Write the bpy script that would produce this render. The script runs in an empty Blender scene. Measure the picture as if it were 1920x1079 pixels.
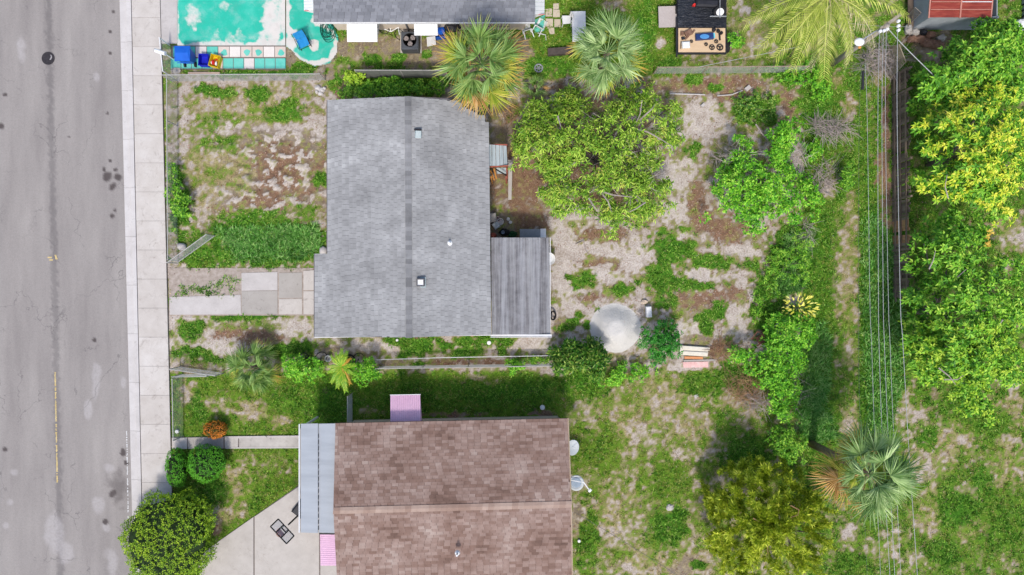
import bpy, math, random
import numpy as np
from mathutils import Vector, Matrix

random.seed(7); RNG = np.random.default_rng(11)
SC = bpy.context.scene
COL = SC.collection
PI = math.pi

# ------------------------------------------------------------------ camera, sky, sun, exposure
H = 36.0                       # drone height in metres
FPX = 1296.0                   # focal length in photo pixels
cam = bpy.data.objects.new('camera', bpy.data.cameras.new('camera'))
cam.data.sensor_width = 36.0; cam.data.lens = 36.0*FPX/1920.0
cam.data.clip_start = 0.5; cam.data.clip_end = 600.0
cam.location = (0, 0, H); cam.rotation_euler = (0, 0, 0)
COL.objects.link(cam); SC.camera = cam

SUN_EL, SUN_AZ = math.radians(57), math.radians(184)   # azimuth clockwise from +Y: the sun stands low in the picture
W = bpy.data.worlds.new('World'); SC.world = W; W.use_nodes = True
wn = W.node_tree.nodes; wl = W.node_tree.links
sky = wn.new('ShaderNodeTexSky'); sky.sky_type = 'NISHITA'; sky.sun_disc = False
sky.sun_elevation = SUN_EL; sky.sun_rotation = SUN_AZ
sky.air_density = 1.0; sky.dust_density = 2.5; sky.ozone_density = 1.0
wn['Background'].inputs['Strength'].default_value = 0.15
wl.new(sky.outputs['Color'], wn['Background'].inputs['Color'])
sun = bpy.data.objects.new('sun', bpy.data.lights.new('sun', 'SUN'))
sun.data.energy = 1.95; sun.data.angle = math.radians(6); sun.data.color = (1.0, 0.95, 0.88)
sd = Vector((math.sin(SUN_AZ)*math.cos(SUN_EL), math.cos(SUN_AZ)*math.cos(SUN_EL), math.sin(SUN_EL)))
sun.rotation_euler = sd.to_track_quat('Z', 'Y').to_euler()
COL.objects.link(sun)
SC.view_settings.view_transform = 'Standard'; SC.view_settings.look = 'None'
SC.view_settings.exposure = 0.55; SC.view_settings.gamma = 1.0
SC.view_settings.use_curve_mapping = False

# ------------------------------------------------------------------ helpers: places
def V(px, py, z=0.0):
    s = (H - z)/FPX
    return Vector(((px - 960.0)*s, (539.5 - py)*s, z))
def G(px, py, zc=0.0, z=0.0):
    """ground position under a point seen at height zc, put at height z"""
    v = V(px, py, zc); v.z = z; return v

# ------------------------------------------------------------------ helpers: colours and materials
KL = 1.22
def lin(c):
    c = c/255.0
    return c/12.92 if c <= 0.04045 else ((c + 0.055)/1.055)**2.4
def C(r, g, b, k=KL):
    return (min(lin(r)/k, .85), min(lin(g)/k, .85), min(lin(b)/k, .85))

class NT:
    def __init__(s, name):
        s.m = bpy.data.materials.new(name); s.m.use_nodes = True
        s.t = s.m.node_tree; s.n = s.t.nodes; s.b = s.n['Principled BSDF']; s.out = s.n['Material Output']
    def node(s, typ, **kw):
        n = s.n.new(typ)
        for k, v in kw.items(): setattr(n, k, v)
        return n
    def link(s, a, b): s.t.links.new(a, b)
    def inp(s, sock, v):
        if isinstance(v, (int, float)): sock.default_value = v
        elif isinstance(v, tuple): sock.default_value = v if len(v) == 4 or sock.type == 'VECTOR' else (*v, 1)
        else: s.link(v, sock)
    def math(s, op, a, b=0.0, c=None, clamp=False):
        n = s.node('ShaderNodeMath', operation=op, use_clamp=clamp)
        s.inp(n.inputs[0], a); s.inp(n.inputs[1], b)
        if c is not None: s.inp(n.inputs[2], c)
        return n.outputs[0]
    def pos(s, stretch=None):
        g = s.node('ShaderNodeNewGeometry').outputs['Position']
        if stretch:
            m = s.node('ShaderNodeMapping'); s.link(g, m.inputs['Vector']); m.inputs['Scale'].default_value = stretch
            return m.outputs[0]
        return g
    def noise(s, scale, detail=4, rough=.55, vec=None, dist=0):
        n = s.node('ShaderNodeTexNoise'); n.inputs['Scale'].default_value = scale
        n.inputs['Detail'].default_value = detail; n.inputs['Roughness'].default_value = rough
        n.inputs['Distortion'].default_value = dist
        s.link(vec if vec is not None else s.pos(), n.inputs['Vector'])
        return n.outputs['Fac']
    def voro(s, scale, vec=None, out='Distance'):
        n = s.node('ShaderNodeTexVoronoi'); n.inputs['Scale'].default_value = scale
        s.link(vec if vec is not None else s.pos(), n.inputs['Vector']); return n.outputs[out]
    def rand(s):
        a = s.node('ShaderNodeNewGeometry').outputs['Random Per Island']
        b = s.node('ShaderNodeObjectInfo').outputs['Random']
        return s.math('FRACT', s.math('ADD', a, b))
    def attr(s, name): 
        return s.node('ShaderNodeAttribute', attribute_name=name).outputs['Fac']
    def step(s, x, lo, hi):
        n = s.node('ShaderNodeMapRange', interpolation_type='SMOOTHSTEP')
        s.inp(n.inputs['Value'], x); s.inp(n.inputs['From Min'], lo); s.inp(n.inputs['From Max'], hi)
        return n.outputs['Result']
    def ramp(s, f, cols):
        r = s.node('ShaderNodeValToRGB'); s.inp(r.inputs[0], f); e = r.color_ramp.elements
        while len(e) < len(cols): e.new(.5)
        for i, c in enumerate(cols):
            e[i].position = i/(len(cols)-1) if len(cols) > 1 else 0; e[i].color = (*c, 1)
        return r.outputs[0]
    def mix(s, f, a, b, mode='MIX'):
        n = s.node('ShaderNodeMix', data_type='RGBA', blend_type=mode)
        s.inp(n.inputs[0], f); s.inp(n.inputs[6], a); s.inp(n.inputs[7], b); return n.outputs[2]
    def scale(s, col, f):
        g = s.node('ShaderNodeCombineColor')
        for i in range(3): s.inp(g.inputs[i], f)
        return s.mix(1.0, col, g.outputs[0], 'MULTIPLY')
    def bump(s, h, strength=.3, dist=.02):
        b = s.node('ShaderNodeBump'); b.inputs['Strength'].default_value = strength; b.inputs['Distance'].default_value = dist
        s.inp(b.inputs['Height'], h); s.link(b.outputs[0], s.b.inputs['Normal'])
    def done(s, col, rough=.85, spec=.3, metal=0.0, transl=0.0, alpha=None):
        s.inp(s.b.inputs['Base Color'], col); s.inp(s.b.inputs['Roughness'], rough)
        s.b.inputs['Specular IOR Level'].default_value = spec; s.b.inputs['Metallic'].default_value = metal
        if transl:
            t = s.node('ShaderNodeBsdfTranslucent'); s.inp(t.inputs[0], col)
            m = s.node('ShaderNodeMixShader'); m.inputs[0].default_value = transl
            s.link(s.b.outputs[0], m.inputs[1]); s.link(t.outputs[0], m.inputs[2]); s.link(m.outputs[0], s.out.inputs[0])
        return s.m

def mat(name, cols, rough=.85, rnd=0.0, nz=3.0, na=.8, fz=30.0, fa=.25, stretch=None, spec=.3, metal=0.0, transl=0.0, bump=0.0):
    """flat-ish material: a ramp picked by per-piece random and noise, times a fine grain"""
    t = NT(name)
    f = t.math('MULTIPLY_ADD', t.math('SUBTRACT', t.noise(nz, vec=t.pos(stretch)), .5), na*2.0, .5)
    if rnd: f = t.math('ADD', t.math('MULTIPLY', f, 1-rnd), t.math('MULTIPLY', t.rand(), rnd), clamp=True)
    col = t.ramp(f, cols if len(cols) > 1 else cols*2)
    if fa:
        fn = t.noise(fz, 3, vec=t.pos(stretch))
        col = t.scale(col, t.math('MULTIPLY_ADD', t.math('SUBTRACT', fn, .5), fa*2, 1.0))
        if bump: t.bump(fn, bump)
    return t.done(col, rough, spec, metal, transl)

# ------------------------------------------------------------------ helpers: objects
ORG = {}
def tag(o, label=None, cat=None, group=None, kind=None):
    if label: o['label'] = label
    if cat: o['category'] = cat
    if group: o['group'] = group
    if kind: o['kind'] = kind
    return o
def thing(name, label, cat, loc, group=None):
    o = bpy.data.objects.new(name, None); o.empty_display_size = .3
    o.location = loc; COL.objects.link(o); ORG[o] = Vector(loc)
    return tag(o, label, cat, group)
def put(name, me, parent=None, loc=(0, 0, 0), rot=(0, 0, 0), scale=(1, 1, 1), kind=None, label=None):
    o = bpy.data.objects.new(name, me); COL.objects.link(o)
    o.location = loc; o.rotation_euler = rot; o.scale = scale
    if parent: o.parent = parent
    ORG[o] = (ORG[parent] if parent else Vector((0, 0, 0))) + Vector(loc)
    return tag(o, label, None, None, kind)
def arrays_mesh(name, v, f, m):
    """v (N,3) array, f (M,k) array with k = 3 or 4"""
    me = bpy.data.meshes.new(name); v = np.asarray(v, np.float32); f = np.asarray(f, np.int32)
    me.vertices.add(len(v)); me.vertices.foreach_set('co', v.ravel())
    k = f.shape[1]; me.loops.add(f.size); me.loops.foreach_set('vertex_index', f.ravel())
    me.polygons.add(len(f)); me.polygons.foreach_set('loop_start', np.arange(0, f.size, k, dtype=np.int32))
    me.polygons.foreach_set('loop_total', np.full(len(f), k, np.int32))
    me.update(calc_edges=True)
    if m: me.materials.append(m)
    return me

class MB:
    def __init__(s): s.v = []; s.f = []
    def add(s, vs, fs):
        o = len(s.v); s.v += [tuple(x) for x in vs]; s.f += [tuple(i+o for i in q) for q in fs]; return s
    def hexa(s, b, t):
        """four base corners, four top corners, same order"""
        return s.add(list(b)+list(t), [(3,2,1,0),(4,5,6,7),(0,1,5,4),(1,2,6,5),(2,3,7,6),(3,0,4,7)])
    def box(s, c, size, rz=0.0, rx=0.0):
        M = Matrix.Rotation(rz, 3, 'Z') @ Matrix.Rotation(rx, 3, 'X'); c = Vector(c); h = [q/2 for q in size]
        p = lambda x, y, z: c + M @ Vector((x*h[0], y*h[1], z*h[2]))
        return s.hexa([p(-1,-1,-1),p(1,-1,-1),p(1,1,-1),p(-1,1,-1)], [p(-1,-1,1),p(1,-1,1),p(1,1,1),p(-1,1,1)])
    def bevbox(s, c, size, rz=0.0, b=.03):
        """box with a chamfered top edge"""
        M = Matrix.Rotation(rz, 3, 'Z'); c = Vector(c); x, y, z = [q/2 for q in size]
        ring = lambda i, zz: [c + M @ Vector((sx*(x-i), sy*(y-i), zz)) for sx, sy in ((-1,-1),(1,-1),(1,1),(-1,1))]
        vs = ring(0, -z)+ring(0, z-b)+ring(b, z)
        fs = [(3,2,1,0),(8,9,10,11)]
        for k in (0, 4):
            fs += [(k+i, k+(i+1)%4, k+4+(i+1)%4, k+4+i) for i in range(4)]
        return s.add(vs, fs)
    def prism(s, poly, z0, z1):
        n = len(poly)
        vs = [(p[0], p[1], z0) for p in poly]+[(p[0], p[1], z1) for p in poly]
        a = sum(poly[i][0]*poly[(i+1)%n][1]-poly[(i+1)%n][0]*poly[i][1] for i in range(n))
        top = tuple(range(n, 2*n)); bot = tuple(range(n-1, -1, -1))
        sd_ = [(i, (i+1)%n, n+(i+1)%n, n+i) for i in range(n)]
        fs = [top, bot]+sd_
        if a < 0: fs = [tuple(reversed(q)) for q in fs]
        return s.add(vs, fs)
    def tube(s, pts, r, n=6, r1=None, cap=True):
        pts = [Vector(p) for p in pts]; L = len(pts); vs = []
        for i, p in enumerate(pts):
            d = (pts[min(i+1, L-1)]-pts[max(i-1, 0)]).normalized()
            a = d.orthogonal().normalized() if abs(d.z) > .95 else d.cross(Vector((0,0,1))).normalized()
            b = d.cross(a)
            rr = r if r1 is None else r+(r1-r)*i/(L-1)
            vs += [p+(a*math.cos(2*PI*k/n)+b*math.sin(2*PI*k/n))*rr for k in range(n)]
        fs = [(i*n+k, i*n+(k+1)%n, (i+1)*n+(k+1)%n, (i+1)*n+k) for i in range(L-1) for k in range(n)]
        if cap: fs += [tuple(range(n-1, -1, -1)), tuple(range((L-1)*n, L*n))]
        return s.add(vs, fs)
    def lathe(s, c, prof, n=16, M=None):
        c = Vector(c); M = M or Matrix.Identity(3); vs = []
        for r, z in prof:
            vs += [c+M @ Vector((r*math.cos(2*PI*k/n), r*math.sin(2*PI*k/n), z)) for k in range(n)]
        m = len(prof)
        fs = [(i*n+k, i*n+(k+1)%n, (i+1)*n+(k+1)%n, (i+1)*n+k) for i in range(m-1) for k in range(n)]
        fs += [tuple(range(n-1, -1, -1)), tuple(range((m-1)*n, m*n))]
        return s.add(vs, fs)
    def ring(s, c, R, r, n=20, k=6, M=None):
        c = Vector(c); M = M or Matrix.Identity(3); vs = []
        for i in range(n):
            a = 2*PI*i/n
            for j in range(k):
                b = 2*PI*j/k
                vs.append(c+M @ Vector(((R+r*math.cos(b))*math.cos(a), (R+r*math.cos(b))*math.sin(a), r*math.sin(b))))
        fs = [(i*k+j, ((i+1)%n)*k+j, ((i+1)%n)*k+(j+1)%k, i*k+(j+1)%k) for i in range(n) for j in range(k)]
        return s.add(vs, fs)
    def blob(s, c, r, seed=0, jit=.18, n=9, m=5, floor=None):
        rr = random.Random(seed); c = Vector(c); prof = []
        vs = [c+Vector((0, 0, -r[2]))]
        for i in range(1, m):
            t = PI*i/m-PI/2
            for k in range(n):
                a = 2*PI*k/n; q = 1+rr.uniform(-jit, jit)
                vs.append(c+Vector((r[0]*math.cos(t)*math.cos(a)*q, r[1]*math.cos(t)*math.sin(a)*q, r[2]*math.sin(t)*q)))
        vs.append(c+Vector((0, 0, r[2])))
        fs = [(0, 1+(k+1)%n, 1+k) for k in range(n)]
        fs += [(1+i*n+k, 1+i*n+(k+1)%n, 1+(i+1)*n+(k+1)%n, 1+(i+1)*n+k) for i in range(m-2) for k in range(n)]
        e = len(vs)-1; fs += [(e, 1+(m-2)*n+k, 1+(m-2)*n+(k+1)%n) for k in range(n)]
        return s.add(vs, fs)
    def mesh(s, name, m, org=Vector((0, 0, 0)), smooth=False):
        me = bpy.data.meshes.new(name)
        me.from_pydata([(a[0]-org[0], a[1]-org[1], a[2]-org[2]) for a in s.v], [], s.f); me.update()
        if m: me.materials.append(m)
        if smooth:
            me.polygons.foreach_set('use_smooth', [True]*len(me.polygons))
        return me
    def build(s, name, m, parent=None, label=None, kind=None, smooth=False):
        org = ORG[parent] if parent else Vector((0, 0, 0))
        return put(name, s.mesh(name, m, org, smooth), parent, kind=kind, label=label)
    def single(s, name, m, label, cat, group=None, kind=None, smooth=False):
        a = np.array(s.v); loc = Vector(((a[:,0].min()+a[:,0].max())/2, (a[:,1].min()+a[:,1].max())/2, a[:,2].min()))
        o = put(name, s.mesh(name, m, loc, smooth), None, loc)
        return tag(o, label, cat, group, kind)

# ------------------------------------------------------------------ helpers: noise, polygons
_T = RNG.random((256, 256))
def vnoise(x, y):
    xi = np.floor(x).astype(int); yi = np.floor(y).astype(int); fx = x-xi; fy = y-yi
    fx = fx*fx*(3-2*fx); fy = fy*fy*(3-2*fy)
    t = lambda i, j: _T[(xi+i) & 255, (yi+j) & 255]
    return (t(0,0)*(1-fx)+t(1,0)*fx)*(1-fy)+(t(0,1)*(1-fx)+t(1,1)*fx)*fy
def fbm(x, y, o=4):
    r = 0; a = .5; w = 0
    for i in range(o):
        r = r+a*vnoise(x*2**i+i*17.3, y*2**i+i*9.1); w += a; a *= .55
    return r/w
def sstep(lo, hi, x):
    t = np.clip((x-lo)/(hi-lo), 0, 1); return t*t*(3-2*t)
def inpoly(x, y, poly):
    r = np.zeros(np.shape(x), bool); n = len(poly)
    for i in range(n):
        x0, y0 = poly[i]; x1, y1 = poly[(i+1) % n]
        if y0 == y1: continue
        c = ((y0 > y) != (y1 > y)) & (x < (x1-x0)*(y-y0)/(y1-y0)+x0); r ^= c
    return r
def edgedist(x, y, poly):
    d = np.full(np.shape(x), 1e9); n = len(poly)
    for i in range(n):
        x0, y0 = poly[i]; x1, y1 = poly[(i+1) % n]; dx, dy = x1-x0, y1-y0
        t = np.clip(((x-x0)*dx+(y-y0)*dy)/(dx*dx+dy*dy+1e-9), 0, 1)
        d = np.minimum(d, np.hypot(x-x0-t*dx, y-y0-t*dy))
    return d

# ------------------------------------------------------------------ the ground cover, worked out in photo pixels at ground level
#           grass lush  sand  litter dry
ST = {'G': (1.08, .22, .02, .00, .03), 'L': (1.1, 1.0, .00, .00, .00), 'S': (.00, .00, 1.0, .00, .00),
      'R': (.02, .00, .10, 1.0, .10), 'D': (.36, .10, .34, .08, .76), 'M': (.22, .20, .50, .36, .15),
      'W': (.66, .42, .34, .08, .34), 'T': (.10, .10, .15, .25, .30), 'B': (.54, .16, .42, .05, .62),
      'Y': (1.12, .55, .02, .00, .04), 'Z': (.30, .30, .62, .25, .10), 'Q': (.76, .34, .30, .03, .42), 'K': (.75, .6, .0, .35, .0), 's': (.34, .1, .58, .08, .30)}
RECT = [  # kind, x0, y0, x1, y1
 ('M', 310, 140, 1610, 700), ('T', 620, 70, 1010, 150), ('G', 1000, -60, 1275, 140), ('B', 1275, -60, 1460, 130),
 ('W', 1460, -60, 1660, 200), ('T', 500, 82, 660, 145), ('G', 320, 700, 580, 830), ('G', 320, 836, 580, 1100),
 ('G', 560, 694, 1060, 800), ('B', 1056, 690, 1460, 1140), ('Y', 1510, 150, 1625, 900), ('W', 1560, 380, 1618, 830), ('D', 1588, 380, 1614, 830), ('Y', 1612, 120, 1700, 840), ('L', 1614, 390, 1700, 835),
 ('Q', 1560, 800, 1990, 1140), ('K', 1690, -60, 1990, 780), ('Z', 310, 588, 720, 700), ('Z', 640, 634, 1040, 700)]
ELL = [  # kind, cx, cy, rx, ry
 # front yard of the grey house
 ('D', 460, 200, 120, 44), ('L', 425, 175, 22, 11), ('L', 385, 168, 28, 10), ('L', 535, 214, 36, 24), ('W', 410, 235, 60, 18), ('L', 480, 178, 22, 16),
 ('Z', 340, 250, 16, 100), ('R', 520, 320, 110, 78), ('D', 400, 330, 75, 75), ('W', 415, 270, 60, 20), ('R', 500, 390, 90, 26), ('S', 345, 420, 26, 30), ('S', 500, 240, 90, 16), ('S', 595, 250, 16, 30),
 ('L', 330, 330, 18, 30), ('L', 340, 400, 22, 44), ('L', 345, 452, 14, 20), ('W', 400, 455, 60, 26),
 ('L', 470, 430, 70, 36), ('L', 545, 440, 60, 38), ('L', 440, 480, 110, 26), ('L', 540, 480, 72, 22), ('Y', 380, 490, 50, 12), ('L', 590, 455, 26, 38), ('W', 575, 400, 36, 18), ('L', 605, 335, 18, 14),
 ('S', 360, 520, 55, 16), ('S', 480, 515, 60, 10), ('L', 380, 543, 62, 13), ('L', 340, 550, 22, 8), ('L', 425, 528, 20, 11),
 ('S', 350, 605, 45, 12), ('R', 490, 632, 66, 22), ('R', 415, 628, 28, 12), ('S', 395, 655, 90, 14), ('S', 560, 612, 40, 18), ('L', 352, 622, 22, 24), ('L', 375, 608, 14, 8), ('L', 520, 592, 16, 5), ('L', 440, 595, 40, 6), ('L', 480, 592, 20, 6), ('L', 560, 655, 34, 20),
 ('L', 360, 664, 34, 14), ('T', 355, 690, 40, 16), ('L', 410, 676, 40, 8), ('W', 600, 650, 30, 12), ('T', 660, 660, 60, 14), ('L', 520, 655, 30, 10),
 # between the houses
 ('S', 700, 650, 50, 14), ('L', 742, 638, 22, 10), ('L', 790, 648, 44, 22), ('L', 760, 664, 20, 10), ('L', 868, 665, 24, 16), ('L', 870, 638, 14, 10), ('L', 908, 640, 22, 9), ('L', 945, 640, 16, 10), ('L', 942, 655, 8, 8), ('L', 898, 658, 10, 10), ('L', 840, 650, 14, 7),
 ('S', 990, 648, 40, 16), ('R', 930, 680, 60, 8), ('R', 840, 680, 40, 7), ('L', 790, 683, 24, 5), ('L', 968, 682, 18, 10), ('T', 740, 682, 24, 8),
 ('L', 740, 152, 110, 30), ('L', 660, 160, 40, 20), ('R', 650, 175, 20, 18), ('M', 590, 180, 24, 40), ('W', 660, 120, 40, 10), ('L', 700, 112, 24, 12), ('L', 750, 110, 14, 14), ('L', 800, 104, 12, 8),
 # top strip
 ('L', 560, 128, 36, 14), ('L', 470, 138, 90, 6), ('L', 1030, 130, 60, 24), ('D', 1150, 10, 40, 14), ('D', 1238, 85, 16, 18), ('S', 1238, 83, 9, 10), ('L', 1210, 60, 18, 60), ('Y', 1110, 60, 50, 30), ('D', 1400, 60, 40, 50), ('S', 1395, 18, 22, 14), ('B', 1310, 120, 50, 12), ('L', 1255, 120, 26, 12),
 # behind the grey house
 ('R', 985, 330, 70, 80), ('R', 1000, 420, 70, 34), ('T', 950, 250, 30, 30), ('M', 960, 200, 30, 30), ('R', 1120, 300, 130, 120), ('T', 945, 420, 24, 20),
 ('R', 1330, 160, 110, 20), ('S', 1300, 230, 36, 26), ('S', 1330, 210, 34, 24), ('L', 1300, 288, 22, 26), ('S', 1280, 330, 40, 36), ('S', 1270, 400, 40, 26), ('R', 1310, 390, 22, 50), ('L', 1415, 205, 56, 30), ('R', 1480, 190, 26, 40), ('L', 1300, 150, 16, 10), ('L', 1345, 165, 16, 10), ('R', 1370, 180, 30, 14),
 ('S', 1080, 450, 70, 50), ('R', 1120, 440, 50, 16), ('R', 1130, 500, 60, 20), ('S', 1190, 480, 50, 30), ('S', 1070, 530, 40, 50), ('S', 1130, 520, 40, 20), ('L', 1096, 528, 26, 16), ('L', 1168, 545, 24, 15), ('L', 1070, 520, 8, 6), ('R', 1110, 560, 40, 10), ('L', 1260, 465, 46, 36), ('L', 1240, 515, 36, 30), ('L', 1280, 530, 50, 22), ('L', 1255, 565, 26, 32), ('L', 1340, 492, 40, 16), ('L', 1320, 535, 40, 14), ('S', 1315, 515, 34, 14), ('L', 1200, 528, 10, 6),
 ('R', 1360, 430, 44, 36), ('S', 1390, 470, 40, 12), ('S', 1280, 445, 20, 10), ('R', 1330, 560, 60, 26), ('S', 1385, 590, 28, 26), ('L', 1350, 580, 16, 16), ('L', 1322, 610, 32, 26), ('S', 1290, 620, 24, 26), ('S', 1370, 625, 28, 12), ('L', 1435, 590, 36, 50), ('L', 1410, 500, 14, 14),
 ('T', 1310, 637, 26, 9), ('R', 1345, 660, 20, 24), ('S', 1070, 600, 60, 40), ('L', 1102, 608, 12, 13), ('L', 1075, 605, 20, 10), ('T', 1050, 610, 14, 30), ('L', 1060, 615, 18, 8), ('L', 1090, 590, 14, 8), ('S', 1155, 615, 46, 42),
 ('L', 1480, 500, 46, 46), ('L', 1490, 450, 50, 34), ('L', 1440, 540, 40, 30),
 # alley
 ('L', 1520, 140, 80, 24), ('L', 1530, 200, 40, 50), ('D', 1570, 150, 14, 20), ('D', 1590, 200, 20, 30), ('W', 1580, 260, 26, 40), ('S', 1555, 340, 16, 40), ('D', 1600, 400, 16, 40), ('S', 1598, 400, 14, 14), ('D', 1590, 480, 20, 60), ('S', 1600, 640, 14, 90), ('D', 1592, 560, 24, 60), ('L', 1530, 690, 30, 100), ('L', 1545, 780, 30, 50), ('W', 1580, 740, 24, 50), ('D', 1595, 790, 22, 40),
 ('R', 1662, 240, 10, 140), ('R', 1655, 330, 18, 60), ('R', 1660, 420, 16, 50), ('L', 1640, 450, 24, 60), ('L', 1650, 600, 36, 110), ('L', 1650, 740, 40, 80), ('D', 1655, 130, 36, 30), ('W', 1630, 200, 14, 80),
 # right lower
 ('S', 1700, 760, 26, 50), ('S', 1715, 830, 30, 30), ('L', 1640, 820, 30, 20), ('D', 1750, 860, 40, 40), ('S', 1735, 880, 40, 30), ('L', 1770, 820, 60, 26), ('D', 1790, 830, 40, 40), ('S', 1815, 905, 20, 14), ('L', 1850, 900, 40, 30), ('L', 1790, 960, 50, 36), ('D', 1740, 960, 30, 50), ('D', 1820, 1000, 36, 24), ('Y', 1880, 980, 50, 60), ('L', 1760, 1040, 40, 26), ('S', 1640, 1030, 36, 30), ('S', 1680, 1010, 30, 30), ('Y', 1600, 1060, 40, 30), ('D', 1890, 870, 40, 50), ('S', 1720, 1050, 40, 26), ('S', 1590, 1010, 16, 26),
 ('S', 1900, 450, 40, 44), ('D', 1880, 420, 24, 20), ('S', 1890, 720, 30, 20), ('D', 1900, 780, 40, 40), ('Y', 1860, 800, 40, 20), ('T', 1745, 80, 50, 40), ('S', 1885, 20, 16, 30),
 # lawns of the brown house
 ('D', 470, 770, 50, 26), ('Y', 560, 740, 70, 40), ('B', 400, 760, 40, 26), ('S', 365, 718, 14, 10), ('D', 530, 790, 30, 16), ('L', 370, 760, 18, 26), ('D', 350, 730, 16, 40), ('B', 500, 870, 60, 26), ('D', 440, 920, 40, 60), ('L', 400, 930, 30, 40), ('R', 405, 985, 20, 24), ('D', 420, 965, 40, 30),
 ('Y', 800, 740, 180, 34), ('L', 950, 735, 90, 26), ('R', 840, 778, 60, 7), ('R', 1020, 776, 34, 8), ('B', 900, 712, 50, 10), ('S', 1045, 700, 26, 12), ('D', 700, 770, 30, 10), ('L', 620, 755, 34, 40),
 ('Y', 1100, 730, 50, 30), ('L', 1090, 710, 60, 20), ('D', 1250, 740, 60, 50), ('Y', 1300, 730, 30, 30), ('D', 1180, 790, 70, 50), ('S', 1220, 820, 34, 30), ('G', 1120, 840, 40, 46), ('S', 1180, 920, 60, 34), ('D', 1150, 960, 60, 50), ('S', 1200, 880, 30, 16), ('S', 1190, 1000, 34, 34), ('Y', 1100, 1010, 26, 70), ('L', 1250, 980, 36, 40), ('G', 1250, 900, 60, 40), ('S', 1280, 850, 30, 20), ('D', 1300, 800, 50, 40), ('S', 1300, 750, 26, 14), ('D', 1210, 1050, 50, 34), ('T', 1290, 1060, 50, 30), ('L', 1310, 1060, 16, 10), ('S', 1255, 952, 9, 9), ('S', 1085, 970, 16, 26), ('T', 1080, 985, 12, 40), ('S', 1285, 690, 50, 8), ('D', 1390, 750, 40, 40), ('Y', 1340, 720, 30, 20), ('L', 1400, 700, 50, 30), ('L', 1400, 850, 60, 50), ('W', 1360, 800, 40, 40)]

def cover(px, py):
    X = px/36.0; Y = py/36.0
    w1 = fbm(X*1.1+3, Y*1.1+5)-.5; w2 = fbm(X*3.7+31, Y*3.7+12)-.5
    w3 = fbm(X*1.1+63, Y*1.1+45)-.5
    S_ = np.zeros(px.shape+(5,)); S_[...] = ST['W']
    for k, x0, y0, x1, y1 in RECT:
        d = np.minimum(np.minimum(px-x0, x1-px), np.minimum(py-y0, y1-py))+w1*16+w2*10
        w = sstep(-9, 10, d)[..., None]; S_ = S_*(1-w)+np.array(ST[k])*w
    for k, cx, cy, rx, ry in ELL:
        if k == 'S' and (cx > 1540 or cy > 700): k = 's'
        m = (abs(px-cx) < rx*2.4) & (abs(py-cy) < ry*2.4)
        if not m.any(): continue
        dx = (px[m]-cx)/rx; dy = (py[m]-cy)/ry
        d = np.hypot(dx+w3[m]*1.0, dy+w1[m]*1.0)+w2[m]*1.7
        w = sstep(1.28, .35, d)[..., None]; S_[m] = S_[m]*(1-w)+np.array(ST[k])*w
    return S_

def soft(lo, hi, n):  # non-uniform line of coordinates: dense in view, sparse to the horizon
    return np.concatenate([np.array([-300, -180, -100, -60, -40])+0.0, np.linspace(lo, hi, n), np.array([40, 60, 100, 180, 300])+0.0])
gx = soft(-29, 29, 730); gy = soft(-17.2, 17.2, 430)
GX, GY = np.meshgrid(gx, gy); PXg = GX*36+960; PYg = 539.5-GY*36
COV = cover(PXg, PYg)
BRK = (fbm(GX*1.5+11, GY*1.5+3, 3)-.5)*1.1+(fbm(GX*5.2+41, GY*5.2+23, 4)-.5)*2.0
lump = np.clip(1-np.hypot((PXg-510)/130, (PYg-320)/95), 0, 1)**.5
hill = fbm(GX*2.9+7, GY*3.5+3, 3)
GZ = (fbm(GX*.8, GY*.8)-.5)*.05 + (fbm(GX*5, GY*5)-.5)*.02 + lump*(hill-.5)*.42 + COV[..., 1]*.02
sandlump = sstep(.50, .62, hill)*(lump > 0)*np.clip(lump*2, 0, 1)
COV[..., 2] = np.maximum(COV[..., 2]*(1-np.clip(lump*1.6, 0, 1)*.9), sandlump); COV[..., 3] = COV[..., 3]*(1-sandlump)
# a low heap of pale sand behind the grey house
hx = (PXg-1153)/50; hy = (PYg-615)/48; hr = np.hypot(hx, hy)+(fbm(GX*2, GY*2)-.5)*.12
heap = np.clip(1-hr, 0, 1); GZ += sstep(0, .8, heap)*.55
hsand = sstep(0.0, .10, heap); COV *= (1-hsand[..., None]); COV[..., 2] += hsand
inv = (abs(GX) < 29.5) & (abs(GY) < 17.5); GZ = np.where(inv, GZ, -.03); BRK = np.where((abs(GX) < 29.1) & (abs(GY) < 17.3), BRK, 0.0); COV[~((abs(GX) < 29.1) & (abs(GY) < 17.3))] = ST['B']
# keep the soil under the paved sheets
pav = (PXg < 336) | ((PYg < 136) & (PXg < 640)) | (inpoly(PXg, PYg, [(316, 500), (600, 500), (600, 594), (316, 594)])) | inpoly(PXg, PYg, [(330, 815), (600, 815), (600, 845), (330, 845)]) | inpoly(PXg, PYg, [(566, 904), (396, 1024), (380, 1160), (660, 1160), (660, 904)])
GZ = np.where(pav, np.minimum(GZ, -.015), GZ)

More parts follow.
